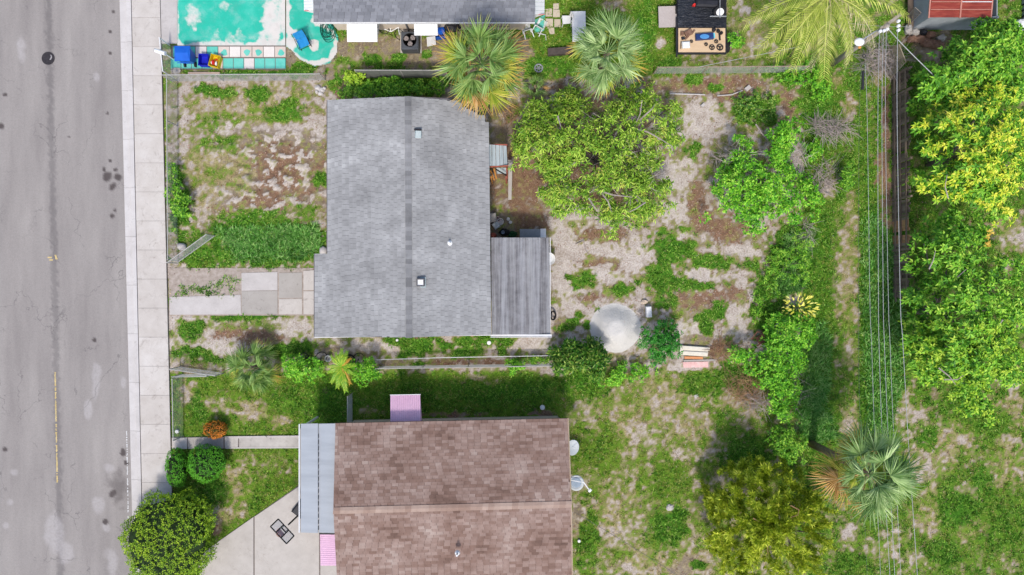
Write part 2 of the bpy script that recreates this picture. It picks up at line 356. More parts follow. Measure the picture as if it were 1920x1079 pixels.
# ------------------------------------------------------------------ ground materials
def ground_material():
    t = NT('soil_and_turf')
    n1 = t.noise(1.3, 5); n2 = t.noise(2.2, 8, .74, dist=.5); n3 = t.noise(14.0, 4, .75); n4 = t.noise(70, 2)
    br = t.math('ADD', t.math('MULTIPLY', t.math('SUBTRACT', n2, .5), .9), t.math('MULTIPLY', t.math('SUBTRACT', n3, .5), 1.5))
    bk = t.attr('brk'); br2 = t.math('ADD', t.math('MULTIPLY', bk, .75), t.math('MULTIPLY', br, .55)); br = t.math('ADD', t.math('MULTIPLY', bk, .2), br)
    g, lu, sa, li, dr = [t.attr(a) for a in ('grass', 'lush', 'sand', 'litter', 'dry')]
    col = t.ramp(t.math('ADD', n1, t.math('MULTIPLY', br, .6), clamp=True), [C(88, 76, 63), C(140, 126, 110), C(178, 165, 150)])
    dry = t.ramp(t.math('ADD', .5, t.math('MULTIPLY', br, 1.3), clamp=True), [C(112, 96, 66), C(166, 152, 116), C(206, 194, 166)])
    col = t.mix(t.step(t.math('SUBTRACT', dr, br2), .38, .62), col, dry)
    chips = t.voro(34, out='Color')
    lit = t.ramp(t.math('ADD', t.math('MULTIPLY', n2, .6), t.math('MULTIPLY', chips, .45)), [C(64, 48, 37), C(112, 86, 67), C(146, 117, 95), C(188, 166, 144)])
    col = t.mix(t.step(t.math('ADD', t.math('MULTIPLY', li, .88), br), .34, .80), col, lit)
    sand = t.ramp(t.math('ADD', .5, t.math('MULTIPLY', br, .9), clamp=True), [C(112, 97, 82), C(174, 161, 149), C(212, 203, 195), C(231, 226, 220)])
    col = t.mix(t.step(t.math('SUBTRACT', t.math('MULTIPLY', sa, .95), t.math('MULTIPLY', br2, .9)), .30, .74), col, sand)
    turf = t.ramp(t.math('ADD', .5, t.math('MULTIPLY', br, 1.2), clamp=True), [C(54, 82, 20), C(96, 128, 36), C(140, 160, 62)])
    lsh = t.ramp(t.math('ADD', .5, t.math('MULTIPLY', br, 1.2), clamp=True), [C(38, 78, 18), C(72, 124, 34), C(112, 158, 54)])
    turf = t.mix(lu, turf, lsh)
    edge = t.step(t.math('ADD', t.math('MULTIPLY', g, 1.05), br2), .05, .5); col = t.mix(t.math('MULTIPLY', edge, .75), col, t.ramp(t.math('ADD', .5, t.math('MULTIPLY', br, 1.2), clamp=True), [C(92, 88, 50), C(146, 138, 84), C(186, 174, 126)]))
    col = t.mix(t.step(t.math('ADD', t.math('MULTIPLY', g, 1.05), br2), .26, .84), col, turf)
    smooth = t.ramp(t.noise(2.0, 4), [C(200, 197, 192), C(222, 219, 214)]); col = t.mix(t.step(t.math('ADD', t.attr('heap'), t.math('MULTIPLY', br, .12)), .35, .6), col, smooth)
    col = t.scale(col, t.math('MULTIPLY_ADD', t.math('SUBTRACT', n4, .5), .7, 1.0))
    t.bump(t.math('ADD', n3, t.math('MULTIPLY', n2, 1.2)), .55, .06)
    return t.done(col, .95, .1)

M_ground = ground_material()
nx, ny = len(gx), len(gy)
gv = np.stack([GX.ravel(), GY.ravel(), GZ.ravel()], 1)
ii = (np.arange(ny-1)[:, None]*nx+np.arange(nx-1)[None, :]).ravel()
gf = np.stack([ii, ii+1, ii+nx+1, ii+nx], 1)
gme = arrays_mesh('ground', gv, gf, M_ground)
for a, arr in [(n_, COV[..., k]) for k, n_ in enumerate(('grass', 'lush', 'sand', 'litter', 'dry'))]+[('brk', BRK)]:
    at = gme.attributes.new(a, 'FLOAT', 'POINT'); at.data.foreach_set('value', arr.ravel().astype(np.float32))
at = gme.attributes.new('heap', 'FLOAT', 'POINT'); at.data.foreach_set('value', hsand.ravel().astype(np.float32))
gme.polygons.foreach_set('use_smooth', np.ones(len(gf), bool))
put('ground', gme, kind='structure')
def gz(x, y):
    i = np.clip(np.searchsorted(gx, x), 1, nx-1); j = np.clip(np.searchsorted(gy, y), 1, ny-1)
    return GZ[j, i]
def gz1(p): return float(gz(np.array([p[0]]), np.array([p[1]]))[0])

# ------------------------------------------------------------------ road, kerb, pavement, drives
def sheet(name, poly, z, m, step=.08, attrs=None, kind='structure', parent=None, thick=0):
    """flat sheet cut to a polygon of photo pixels, as a grid that carries attributes"""
    P = np.array(poly, float); x0, y0 = P.min(0); x1, y1 = P.max(0); s = step*36
    xs = np.arange(x0, x1+s, s); ys = np.arange(y0, y1+s, s); A, B = np.meshgrid(xs, ys)
    cx = (A[:-1, :-1]+A[1:, 1:])/2; cy = (B[:-1, :-1]+B[1:, 1:])/2
    keep = inpoly(cx, cy, [tuple(p) for p in poly]).ravel()
    n = len(xs); i = (np.arange(len(ys)-1)[:, None]*n+np.arange(n-1)[None, :]).ravel()[keep]
    f = np.stack([i, i+n, i+n+1, i+1], 1)
    v = np.stack([(A.ravel()-960)/36, (539.5-B.ravel())/36, np.full(A.size, z)], 1)
    me = arrays_mesh(name, v, f, m)
    for a, fn in (attrs or {}).items():
        at = me.attributes.new(a, 'FLOAT', 'POINT'); at.data.foreach_set('value', fn(A, B).ravel().astype(np.float32))
    import bmesh
    bm = bmesh.new(); bm.from_mesh(me)
    bmesh.ops.delete(bm, geom=[q for q in bm.verts if not q.link_faces], context='VERTS')
    bm.to_mesh(me); bm.free()
    return put(name, me, parent, kind=kind)

KX = lambda y: 225+21*y/860.0           # left edge of the kerb
def road_stain(A, B):
    r = np.zeros(A.shape); w = fbm(A/9, B/9)-.5
    for cx, cy, rr in [(203, 333, 9), (221, 332, 7), (212, 350, 8), (196, 318, 4), (207, 302, 4), (217, 318, 4), (210, 405, 4), (216, 395, 3), (178, 638, 4), (198, 978, 5), (10, 843, 4), (130, 257, 2.5), (10, 178, 4), (2, 238, 6), (230, 850, 6), (237, 868, 4), (212, 925, 8), (207, 60, 3), (213, 23, 3), (207, 100, 3), (230, 845, 5), (202, 213, 2.5)]:
        r = np.maximum(r, sstep(1.25, .7, np.hypot(A-cx, B-cy)/rr+w*1.2))
    r = np.maximum(r, .55*sstep(1.2, .2, np.hypot((A-222)/22, (B-915)/34)+w*1.5))
    return r
def road_pale(A, B):
    r = np.zeros(A.shape); w = fbm(A/24, B/24)-.5
    for cx, cy, rx, ry in [(184, 948, 11, 16), (20, 942, 7, 8), (12, 985, 6, 6), (100, 1000, 16, 40), (212, 1050, 14, 26), (165, 770, 8, 16), (180, 708, 8, 40), (26, 886, 9, 8), (232, 717, 5, 10), (207, 877, 12, 9), (200, 990, 8, 8), (125, 1040, 14, 20), (40, 90, 10, 26), (182, 145, 6, 8)]:
        r = np.maximum(r, sstep(1.2, .6, np.hypot((A-cx)/rx, (B-cy)/ry)+w*1.4))
    return r
def road_wear(A, B):
    """tyre lanes and the rubbed centre seam along the road"""
    u = A-(92+13*B/640); w = fbm(A/4, B/5)-.5
    return np.clip(sstep(9, 2, np.abs(u)+w*14)*.8, 0, 1)
def road_material():
    t = NT('asphalt')
    st, pa, we = t.attr('stain'), t.attr('pale'), t.attr('wear')
    f1 = t.noise(90, 3, .7); f2 = t.noise(.5, 4, vec=t.pos((2.2, .35, 1))); f3 = t.noise(12, 4)
    col = t.ramp(t.math('MULTIPLY_ADD', t.math('SUBTRACT', f2, .5), 1.6, .5), [C(136, 130, 127), C(152, 146, 142), C(166, 160, 155)])
    col = t.scale(col, t.math('MULTIPLY_ADD', t.math('SUBTRACT', f1, .5), 1.4, 1.0))
    col = t.scale(col, t.math('MULTIPLY_ADD', t.math('SUBTRACT', f3, .5), .3, 1.0))
    sp = t.step(t.voro(5.5), .09, .05); sp2 = t.step(t.noise(1.1, 2), .52, .62)
    col = t.mix(t.math('MULTIPLY', t.math('MULTIPLY', sp, sp2), .6), col, C(70, 60, 60))
    col = t.mix(t.math('MULTIPLY', we, .5), col, C(84, 80, 82))
    col = t.mix(t.math('MULTIPLY', t.math('MULTIPLY', pa, t.noise(8, 5, .7)), .9), col, C(186, 181, 180))
    col = t.mix(t.math('MULTIPLY', st, .8), col, C(62, 52, 52))
    vc = t.node('ShaderNodeTexVoronoi', feature='DISTANCE_TO_EDGE'); vc.inputs['Scale'].default_value = .55
    wv = t.node('ShaderNodeVectorMath', operation='ADD'); t.link(t.pos((1, .55, 1)), wv.inputs[0]); nz_ = t.node('ShaderNodeTexNoise'); nz_.inputs['Scale'].default_value = 1.6; nz_.inputs['Detail'].default_value = 5
    t.link(t.pos(), nz_.inputs['Vector']); t.link(nz_.outputs['Color'], wv.inputs[1]); t.link(wv.outputs[0], vc.inputs['Vector'])
    ck = t.math('MULTIPLY', t.step(vc.outputs['Distance'], .012, .004), t.step(t.noise(.45, 3), .46, .6)); col = t.mix(t.math('MULTIPLY', ck, .45), col, C(92, 88, 88))
    t.bump(f1, .25, .01)
    return t.done(col, .9, .2)
sheet('road', [(-140, -120), (KX(-120)+4, -120), (KX(1200)+4, 1200), (-140, 1200)], .02, road_material(), .08, {'stain': road_stain, 'pale': road_pale, 'wear': road_wear})
mb = MB(); mb.add([(-60, -60, .012), (-29.0, -60, .012), (-29.0, 60, .012), (-60, 60, .012)], [(0, 1, 2, 3)])
mb.add([V(KX(-1500), -1500)+Vector((0, 0, .012)), V(-84, -1500)+Vector((0, 0, .012)), V(-84, -118)+Vector((0, 0, .012)), V(KX(-118), -118)+Vector((0, 0, .012))], [(0, 1, 2, 3)])
mb.add([V(KX(1198), 1198)+Vector((0, 0, .012)), V(-84, 1198)+Vector((0, 0, .012)), V(-84, 2600)+Vector((0, 0, .012)), V(KX(2600), 2600)+Vector((0, 0, .012))], [(0, 1, 2, 3)])
mb.build('road_beyond', mat('plain_asphalt', [C(140, 134, 131), C(158, 152, 148)], fz=90, fa=.3), kind='structure')

def paint_line(name, pts, w, m, gap=.22, seed=1):
    """worn road paint: a ragged row of small flakes"""
    rr = random.Random(seed); mb = MB(); (xa, ya), (xb, yb) = pts; n = int(abs(yb-ya)/2.2)
    for i in range(n):
        if rr.random() < gap: continue
        t = (i+.5)/n; c = V(xa+(xb-xa)*t+rr.uniform(-.35, .35), ya+(yb-ya)*t); a, b = w*rr.uniform(.6, 1.1)/2, .034*rr.uniform(.6, 1.05)
        mb.add([(c.x-a, c.y-b, .026), (c.x+a*rr.uniform(.7, 1), c.y-b, .026), (c.x+a, c.y+b*rr.uniform(.6, 1), .026), (c.x-a, c.y+b, .026)], [(0, 1, 2, 3)])
    mb.build(name, m, kind='structure')
paint_line('centre_line', [(104, 698), (108, 905)], .09, mat('yellow_road_paint', [C(196, 168, 96), C(222, 202, 150)], fz=40), .12)
paint_line('centre_line_remnant', [(93, 482), (97, 489)], .22, bpy.data.materials['yellow_road_paint'], .2, 5)
paint_line('centre_line_remnant', [(104, 478), (108, 489)], .12, bpy.data.materials['yellow_road_paint'], .3, 6)
paint_line('edge_line', [(238, 806), (241, 972)], .06, mat('white_road_paint', [C(205, 205, 205), C(235, 235, 232)], fz=40), .4, 3)

def concrete(name, a, b, c, stain=.4, dark=C(120, 112, 106)):
    t = NT(name); f = t.math('ADD', t.math('MULTIPLY', t.noise(1.4, 5, .65), .8), t.math('MULTIPLY', t.rand(), .16))
    f = t.math('MULTIPLY_ADD', t.math('SUBTRACT', f, .5), 1.5, .5)
    col = t.ramp(f, [a, b, c])
    s1 = t.step(t.noise(2.2, 6, .7, dist=.6), .56, .74); col = t.mix(t.math('MULTIPLY', s1, stain), col, dark)
    g = t.noise(60, 3, .7); col = t.scale(col, t.math('MULTIPLY_ADD', t.math('SUBTRACT', g, .5), .5, 1))
    cr = t.step(t.math('ABSOLUTE', t.math('SUBTRACT', t.noise(.9, 3, .6, dist=1.2), .5)), .006, .001); col = t.mix(t.math('MULTIPLY', cr, .35), col, dark)
    t.bump(g, .15, .008)
    return t.done(col, .9, .2)
M_kerb = concrete('kerb_concrete', C(188, 183, 179), C(204, 199, 196), C(216, 212, 209), .25, C(160, 154, 148))
M_pave = concrete('pavement_concrete', C(184, 176, 168), C(200, 193, 186), C(215, 210, 205), .75, C(152, 142, 134))
M_drive = concrete('drive_concrete', C(176, 169, 161), C(192, 185, 177), C(204, 198, 190), .3, C(150, 140, 128))
M_walk = concrete('walk_concrete', C(150, 145, 138), C(190, 184, 176), C(216, 212, 205), .5, C(96, 92, 86))
M_joint = mat('joint_dirt', [C(112, 104, 98), C(140, 130, 122)])
M_whiteconc = concrete('pale_concrete', C(178, 172, 168), C(196, 190, 186), C(208, 203, 199), .35, C(150, 142, 136))
M_greyconc = concrete('grey_concrete', C(164, 158, 151), C(176, 170, 163), C(190, 184, 177), .35, C(110, 104, 100))

def slab(poly, z0, z1, gap=.012, name='slab', m=None, parent=None, tilt=0.0):
    c = Vector((sum(p[0] for p in poly)/len(poly), sum(p[1] for p in poly)/len(poly)))
    q = []
    for p in poly:
        d = Vector((c.x-p[0], c.y-p[1])); q.append((p[0]+math.copysign(gap, d.x), p[1]+math.copysign(gap, d.y)))
    mb = MB(); mb.prism(q, z0, z1+random.uniform(-tilt, tilt)); return mb.build(name, m, parent)
def px_poly(pts): return [tuple(V(*p).xy) for p in pts]

SXL = lambda y: 248+19*y/900.0; SXR = lambda y: 302+ (20*y/840.0)
pave = MB(); pave.prism(px_poly([(SXL(-900), -900), (SXR(-900), -900), (SXR(2000), 2000), (SXL(2000), 2000)]), -.02, .085)
pave_o = pave.build('pavement', M_joint, kind='structure')
kerb = MB(); kerb.prism(px_poly([(KX(-900), -900), (SXL(-900), -900), (SXL(2000), 2000), (KX(2000), 2000)]), -.02, .045)
kerb_o = kerb.build('kerb', M_joint, kind='structure')
y = 35-54.3*3
while y < 1180:
    y1 = y+54.3
    slab(px_poly([(SXL(y)+.8, y), (SXR(y), y), (SXR(y1), y1), (SXL(y1)+.8, y1)]), .02, .115, .006, 'slab', M_pave, pave_o, .005); y = y1
y = 80-91*3
while y < 1180:
    y1 = y+91
    mid = lambda q: KX(q)+13.5
    slab(px_poly([(KX(y), y), (mid(y), y), (mid(y1), y1), (KX(y1), y1)]), 0, .055, .006, 'gutter_stone', M_kerb, kerb_o, .003)
    slab(px_poly([(mid(y), y), (SXL(y), y), (SXL(y1), y1), (mid(y1), y1)]), 0, .128, .006, 'kerb_stone', M_kerb, kerb_o, .003); y = y1

# apron beside the pavement at the top, painted patio, its tiles
ap = MB(); ap.prism(px_poly([(SXR(-150)+.8, -150), (333, -150), (334, 83), (SXR(83)+.8, 83)]), -.02, .10); ap.build('drive_apron', M_whiteconc, kind='structure')
def worn(A, B):
    r = np.zeros(A.shape); w = fbm(A/14, B/14, 5)-.5; w2 = fbm(A/40+9, B/40, 4)-.5
    r += sstep(1.2, .4, np.hypot((A-512)/26, (B-30)/60)+w*1.2)
    r += sstep(8, 1, 85-B+w*16)+.6*sstep(1.2, .3, np.hypot((A-420)/18, (B-12)/10)+w*1.6)
    r += .8*sstep(8, 2, A-333+w*12)+.7*sstep(1.2, .4, np.hypot((A-360)/16, (B-30)/30)+w*1.5)
    r += sstep(1.3, .2, np.hypot((A-455)/90, (B-75)/22)+w*2.2)*.6
    r += sstep(6, 1, np.abs(A-534)+w*8)*.9
    # the far lobe of the patio
    e = edgedist(A, B, [(540, -60), (590, -60), (590, 40), (625, 60), (632, 85), (620, 112), (590, 122), (560, 110), (548, 96), (556, 60), (540, 60)])
    r = r*(A < 536)+(A > 536)*(sstep(9, 1, e+w*16)+sstep(1.1, .6, np.hypot((A-590)/13, (B-84)/12)+w))
    r += (A > 536)*(A < 570)*sstep(1.2, .5, np.hypot((A-543)/9, (B-74)/18)+w*1.5)
    return np.clip(r+w2*.5, 0, 1)
def patio_material():
    t = NT('worn_green_paint'); f = t.math('ADD', t.attr('worn'), t.math('MULTIPLY', t.math('SUBTRACT', t.noise(5, 6, .7), .5), 1.0))
    paint = t.ramp(t.noise(1.2, 5, .6), [C(70, 168, 146), C(40, 186, 160), C(104, 212, 192)])
    bare = t.ramp(t.noise(3, 5), [C(190, 182, 174), C(222, 214, 208), C(230, 214, 204)])
    col = t.mix(t.math('MULTIPLY', t.step(f, .28, .98), .96), paint, bare)
    col = t.mix(t.math('MULTIPLY', t.step(t.noise(1.5, 6, .7), .46, .72), .55), col, C(134, 196, 184))
    col = t.scale(col, t.math('MULTIPLY_ADD', t.math('SUBTRACT', t.noise(50, 3), .5), .3, 1)); return t.done(col, .8, .3)
M_patio = patio_material()
pb = MB(); pb.prism(px_poly([(334, -120), (534, -120), (536, 86), (335, 86)]), -.02, .075); 
pb.build('patio_base', M_greyconc, kind='structure')
sheet('patio', [(334, -120), (534, -120), (536, 86), (335, 86)], .08, M_patio, .07, {'worn': worn})
sheet('side_patio', [(537, -60), (592, -60), (598, 35), (622, 44), (634, 70), (632, 100), (618, 120), (590, 125), (562, 112), (548, 96), (537, 88)], .04, M_patio, .05, {'worn': worn})

tile_cols = {'g': mat('green_tile_paint', [C(70, 176, 156), C(100, 200, 182), C(128, 206, 190)], rnd=.4, nz=4), 'w': mat('bare_tile', [C(214, 206, 200), C(236, 228, 220)], rnd=.5, nz=4),
             'p': mat('pinkish_tile', [C(206, 190, 178), C(226, 212, 202)], rnd=.5, nz=4)}
row1 = 'ggwgpwppwp'; row2 = 'ggggpggwggg'
tb = MB(); tb.prism(px_poly([(322, 86.5), (534, 86.5), (534, 131), (322, 131)]), -.02, .045); tile_bed = tb.build('tile_bed', M_joint, kind='structure')
x = 325
for i, c in enumerate(row1):
    slab(px_poly([(x, 88), (x+21.2, 88), (x+21.2, 108.5), (x, 108.5)]), 0, .07, .018, 'tile', tile_cols[c], tile_bed, .006)
    if c in 'p' and i > 3:   # flake of green paint left on the tile
        mbf = MB(); cc = V(x+12, 100); mbf.prism([(cc.x+.16*math.cos(a)*(1+.3*math.sin(3*a+i)), cc.y+.17*math.sin(a)) for a in [k*PI/5 for k in range(10)]], .076, .081); mbf.build('paint_flake', tile_cols['g'], tile_bed)
    x += 21.2
x = 321
for c in row2:
    slab(px_poly([(x, 110), (x+19.6, 110), (x+19.6, 130), (x, 130)]), 0, .068, .018, 'tile', tile_cols[c], tile_bed, .006); x += 19.6

# drive of the grey house
db = MB(); db.prism(px_poly([(317, 503), (589, 503), (589, 592), (317, 592)]), -.03, .012); dr_o = db.build('front_drive', mat('sandy_joint', [C(140, 126, 114), C(190, 178, 168)], nz=5), kind='structure')
for pts, m in [([(318, 557), (452, 553), (453, 590), (318, 591)], M_whiteconc), ([(453, 512), (521, 510), (521, 545), (453, 546)], M_whiteconc), ([(453, 546), (521, 545), (521, 590), (453, 590)], M_greyconc),
               ([(523, 512), (567, 511), (567, 559), (523, 560)], M_greyconc), ([(523, 561), (567, 560), (567, 590), (523, 590)], M_pave), ([(569, 508), (600, 506), (600, 545), (569, 545)], M_pave), ([(569, 546), (600, 546), (600, 590), (569, 590)], M_pave)]:
    slab(px_poly(pts), -.02, .035, .012, 'slab', m, dr_o, .006)
# drive and front walk of the brown house
bd = MB(); bd.prism(px_poly([(567, 906), (398, 1023), (372, 1044), (372, 1180), (665, 1180), (665, 906)]), -.04, .02); bd_o = bd.build('side_drive', M_joint, kind='structure')
for pts in [[(476, 969), (400, 1022), (374, 1044), (374, 1178), (476, 1178)], [(567, 908), (478, 968), (478, 1178), (599, 1178), (599, 908)], [(601, 908), (664, 908), (664, 1178), (601, 1178)]]:
    slab(px_poly(pts), 0, .05, .008, 'slab', M_drive, bd_o)
wb = MB(); wb.prism(px_poly([(322, 820), (600, 817), (600, 840), (322, 842)]), -.04, .02); wb_o = wb.build('front_walk', M_joint, kind='structure')
for pts, m in [([(323, 821), (352, 820), (352, 842), (323, 842)], M_pave), ([(353, 820), (420, 819), (420, 841), (353, 842)], M_greyconc), ([(422, 818), (448, 818), (447, 841), (422, 841)], M_walk), ([(449, 818), (602, 816), (602, 840), (449, 841)], M_walk)]:
    slab(px_poly(pts), 0, .06, .01, 'slab', m, wb_o, .004)
# narrow rims of the walk, paler than its middle
rim = MB(); rim.prism(px_poly([(424, 818), (602, 816), (602, 819), (424, 822)]), .055, .075); rim.prism(px_poly([(424, 838.5), (602, 837.5), (602, 840), (424, 841)]), .055, .075); rim.build('walk_rim', M_whiteconc, wb_o)

# manhole
mh = thing('manhole_cover', 'dark round iron manhole cover set in the road', 'manhole cover', V(91, 110)+Vector((0, 0, .02)))
M_iron = mat('worn_iron', [C(52, 48, 50), C(76, 71, 74)], rough=.6, metal=.4, nz=12)
mb = MB(); mb.lathe(V(91, 110)+Vector((0, 0, .022)), [(.34, 0), (.34, .008), (.30, .012), (.29, .006), (0.02, .006)], 28); mb.build('lid', M_iron, mh)
mb = MB(); cc = V(94, 108)+Vector((0, 0, .034))
mb.add([cc+Vector((x, y, 0)) for x, y in [(-.02, -.12), (.06, -.14), (.12, -.03), (.10, .10), (.02, .14), (.06, .05), (.04, -.04)]], [tuple(range(7))]); mb.build('worn_patch', mat('rubbed_iron', [C(140, 136, 138), C(176, 172, 172)], nz=20), mh)

# ------------------------------------------------------------------ houses
def lerp(a, b, t): return a+(b-a)*t
def slope_shingles(roof, el, er, rl, rr_, course, tab, m, nparts, near, keep=None, name='shingle', thick=.014):
    """lay shingles on a slope given eave-left/right and ridge-left/right corners; the first nparts (nearest `near`) become parts"""
    el, er, rl, rr_ = map(Vector, (el, er, rl, rr_))
    nrm = (er-el).cross(rl-el).normalized()
    if nrm.z < 0: nrm = -nrm
    nc = max(1, round(((rl-el).length+(rr_-er).length)/2/course)); nt = max(1, round((er-el).length/tab))
    at = lambda u, v: lerp(lerp(el, er, u), lerp(rl, rr_, u), v)
    lst = []; rnd = random.Random(5)
    for i in range(nc):
        v0, v1 = i/nc, min(1, (i+1.25)/nc); off = rnd.random()
        for j in range(-1, nt+1):
            u0, u1 = max(0, (j+off+.02)/nt), min(1, (j+off+.98)/nt)
            if u1-u0 < .15/nt: continue
            c = at((u0+u1)/2, (v0+v1)/2)
            if keep and not keep(c): continue
            lo = nrm*(thick*rnd.uniform(.9, 1.15)); hi = nrm*.005; j0 = (rnd.random()-.5)*.005*(rl-el).normalized()
            a, b, d, e = at(u0, v0)+lo+j0, at(u1, v0)+lo+j0, at(u1, v1)+hi, at(u0, v1)+hi
            lst.append(((c-near).length, [a, b, d, e, at(u0, v0)+nrm*.002, at(u1, v0)+nrm*.002]))
    lst.sort(key=lambda q: q[0])
    F = [(0, 1, 2, 3), (4, 5, 1, 0), (0, 3, 4), (1, 5, 2)]
    up = (er-el).cross(rl-el).z > 0
    if not up: F = [tuple(reversed(f)) for f in F]
    for _, vs in lst[:nparts]:
        MB().add(vs, F).build(name, m, roof)
    big = MB()
    for _, vs in lst[nparts:]: big.add(vs, F)
    if big.v: big.build(name+'_rows', m, roof, kind='stuff')

def shingle_mat(name, cols, na=.6, rw=.62):
    t = NT(name); r = t.rand(); n = t.noise(.55, 5, .6); n2 = t.noise(3.0, 5, .65)
    f = t.math('ADD', t.math('MULTIPLY', r, rw), t.math('MULTIPLY_ADD', t.math('SUBTRACT', n, .5), na*2, .5-rw/2), clamp=True)
    col = t.ramp(f, cols); g = t.noise(45, 3, .9)
    col = t.scale(col, t.math('MULTIPLY_ADD', t.math('SUBTRACT', g, .5), .55, 1))
    col = t.scale(col, t.math('MULTIPLY_ADD', t.math('SUBTRACT', n2, .5), .5, 1))
    st = t.step(t.noise(.9, 6, .7, vec=t.pos((1.0, .6, 1)), dist=1.0), .60, .78); col = t.mix(t.math('MULTIPLY', st, .35), col, cols[0])
    return t.done(col, .95, .15)
M_shg = shingle_mat('grey_asphalt_shingle', [C(128, 128, 128), C(148, 148, 148), C(164, 164, 164), C(190, 190, 190)], .75, .24)
M_shb = shingle_mat('brown_asphalt_shingle', [C(92, 72, 63), C(132, 107, 96), C(155, 133, 123), C(182, 166, 156)], .6, .38)
M_sht = shingle_mat('dark_grey_shingle', [C(112, 114, 120), C(128, 130, 136), C(144, 146, 152)], .4)
M_deck = mat('roof_felt', [C(96, 92, 94), C(112, 108, 110)])
M_deckb = mat('brown_roof_felt', [C(90, 66, 62), C(110, 84, 78)])
M_trim = mat('white_trim_paint', [C(222, 222, 222), C(240, 240, 240)], rough=.6, nz=2)
M_stucco = mat('beige_stucco', [C(206, 190, 170), C(226, 212, 196)], fz=60)
M_stuccog = mat('grey_stucco', [C(176, 172, 166), C(198, 194, 188)], fz=60)
M_glass = mat('window_glass', [(.03, .04, .05), (.06, .07, .08)], rough=.08, spec=.6)
M_dark = mat('dark_plastic', [C(34, 34, 38), C(52, 52, 58)], rough=.5)
M_white = mat('white_metal_paint', [C(236, 236, 236), C(250, 250, 250)], rough=.5, nz=2, fa=.06)
M_galv = mat('galvanised_steel', [C(150, 152, 154), C(190, 192, 194)], rough=.45, metal=.3, nz=8)

def deck(roof_name, polys, m, parent, th=.10):
    mb = MB()
    for p in polys:
        p = [Vector(q) for q in p]; n = len(p)
        mb.add([q for q in p]+[q-Vector((0, 0, th)) for q in p], [tuple(range(n)), tuple(range(2*n-1, n-1, -1))]+[((i+1) % n, i, n+i, n+(i+1) % n) for i in range(n)])
    return mb.build(roof_name, m, parent)
def wall_ring(poly, z1, m, parent, th=.18, name='wall'):
    """walls along a closed polygon of world xy, each a box"""
    n = len(poly); cx = sum(p[0] for p in poly)/n; cy = sum(p[1] for p in poly)/n
    for i in range(n):
        a, b = Vector(poly[i]).to_3d(), Vector(poly[(i+1) % n]).to_3d(); d = (b-a); L = d.length; d.normalize()
        MB().box((a+b)/2+Vector((0, 0, z1/2-.1)), (L-.004, th, z1+.2), math.atan2(d.y, d.x)).build(name, m, parent)

# --- grey house in the middle
gh = thing('gray_house', 'single storey house with long grey shingle gable roof in the middle of the overgrown lot', 'house', V(766, 410, 0))
EV, RG = 2.65, 3.55
A0, A1, A2, A3 = V(614, 188, EV), V(614, 477, EV), V(590, 478, EV-.146), V(590, 632, EV-.146)
R0, R1 = V(765, 181, RG), V(767, 633, RG)
B0, B1, B2, B3 = V(838, 184, RG-.44), V(916, 231, EV), V(918, 447, EV), V(921, 628, EV)
wl_ = lambda px, py: tuple(V(px, py, 0).xy)
zf = Vector((0, 0, .025))
roof = deck('roof', [[A0-zf, A1-zf, R0.lerp(R1, (A1.y-R0.y)/(R1.y-R0.y))-zf, R0-zf], [A2-zf, A3-zf, R1-zf, R0.lerp(R1, (A2.y-R0.y)/(R1.y-R0.y))-zf], [R0-zf, R1-zf, B3-zf, B1-zf, B0-zf]], M_deck, gh)
x0, x1, y0, y1, ys = A0.x+.35, B3.x-.35, A3.y+.35, A0.y-.35, A2.y-.3
wall_ring([(x0, y0), (x1, y0), (x1, B1.y-.35), (B0.x, y1), (x0, y1)], EV-.22, M_stuccog, gh)
gb = MB(); gb.add([(x0, y0-.004, EV-.22), (x1, y0-.004, EV-.22), (R1.x, y0-.004, RG-.2)], [(0, 1, 2)]); gb.build('gable', M_stuccog, gh)
pm = R0.lerp(R1, (A2.y-R0.y)/(R1.y-R0.y))
slope_shingles(roof, A1-Vector((0, .02, 0)), A0, R0.lerp(R1, (A1.y-.02-R0.y)/(R1.y-R0.y)), R0, .19, .25, M_shg, 60, V(740, 400, 3))
dq = Vector((0, .05, 0)); slope_shingles(roof, A3, A2+dq, R1, pm+dq, .19, .25, M_shg, 60, V(740, 540, 3))
Bt = Vector((B1.x, R0.y-.1, EV)); cut = [tuple(q.xy) for q in (R0+Vector((0, .2, 0)), R1-Vector((0, .2, 0)), B3+Vector((.2, -.2, 0)), B1+Vector((.2, 0, 0)), B0+Vector((.05, 0, 0)))]
slope_shingles(roof, Bt, B3, R0, R1, .19, .25, M_shg, 170, V(790, 450, 3), keep=lambda c: bool(inpoly(np.array([c.x]), np.array([c.y]), cut)[0]))
# ridge caps
M_cap = shingle_mat('ridge_cap_shingle', [C(110, 110, 111), C(134, 134, 135), C(156, 156, 157)])
n = 52; dv = (R1-R0)/n; sl = (RG-EV)/((R0-A0).x)
for i in range(n):
    a = R0+dv*i; b = R0+dv*(i+1.12); w = .15; z0 = Vector((0, 0, .045)); z1 = Vector((0, 0, .030)); ww = Vector((w, 0, 0)); dz = Vector((0, 0, w*sl))
    MB().add([a+z1-ww-dz, a+z1, a+z1+ww-dz, b+z0-ww-dz, b+z0, b+z0+ww-dz], [(0, 3, 4, 1), (1, 4, 5, 2)]).build('ridge_cap', M_cap, roof)
# fascia and gutter
fb = MB(); fb.box((A3+B3)/2+Vector((0, -.03, -.06)), ((B3-A3).length, .03, .05), math.atan2((B3-A3).y, (B3-A3).x)); fb.build('fascia', M_trim, gh)
fb = MB(); fb.box((A0+A1)/2+Vector((-.03, 0, -.07)), (.035, (A1-A0).length, .12)); fb.box((A2+A3)/2+Vector((-.03, 0, -.07)), (.035, (A3-A2).length, .12)); fb.build('eave_board', M_deck, gh)
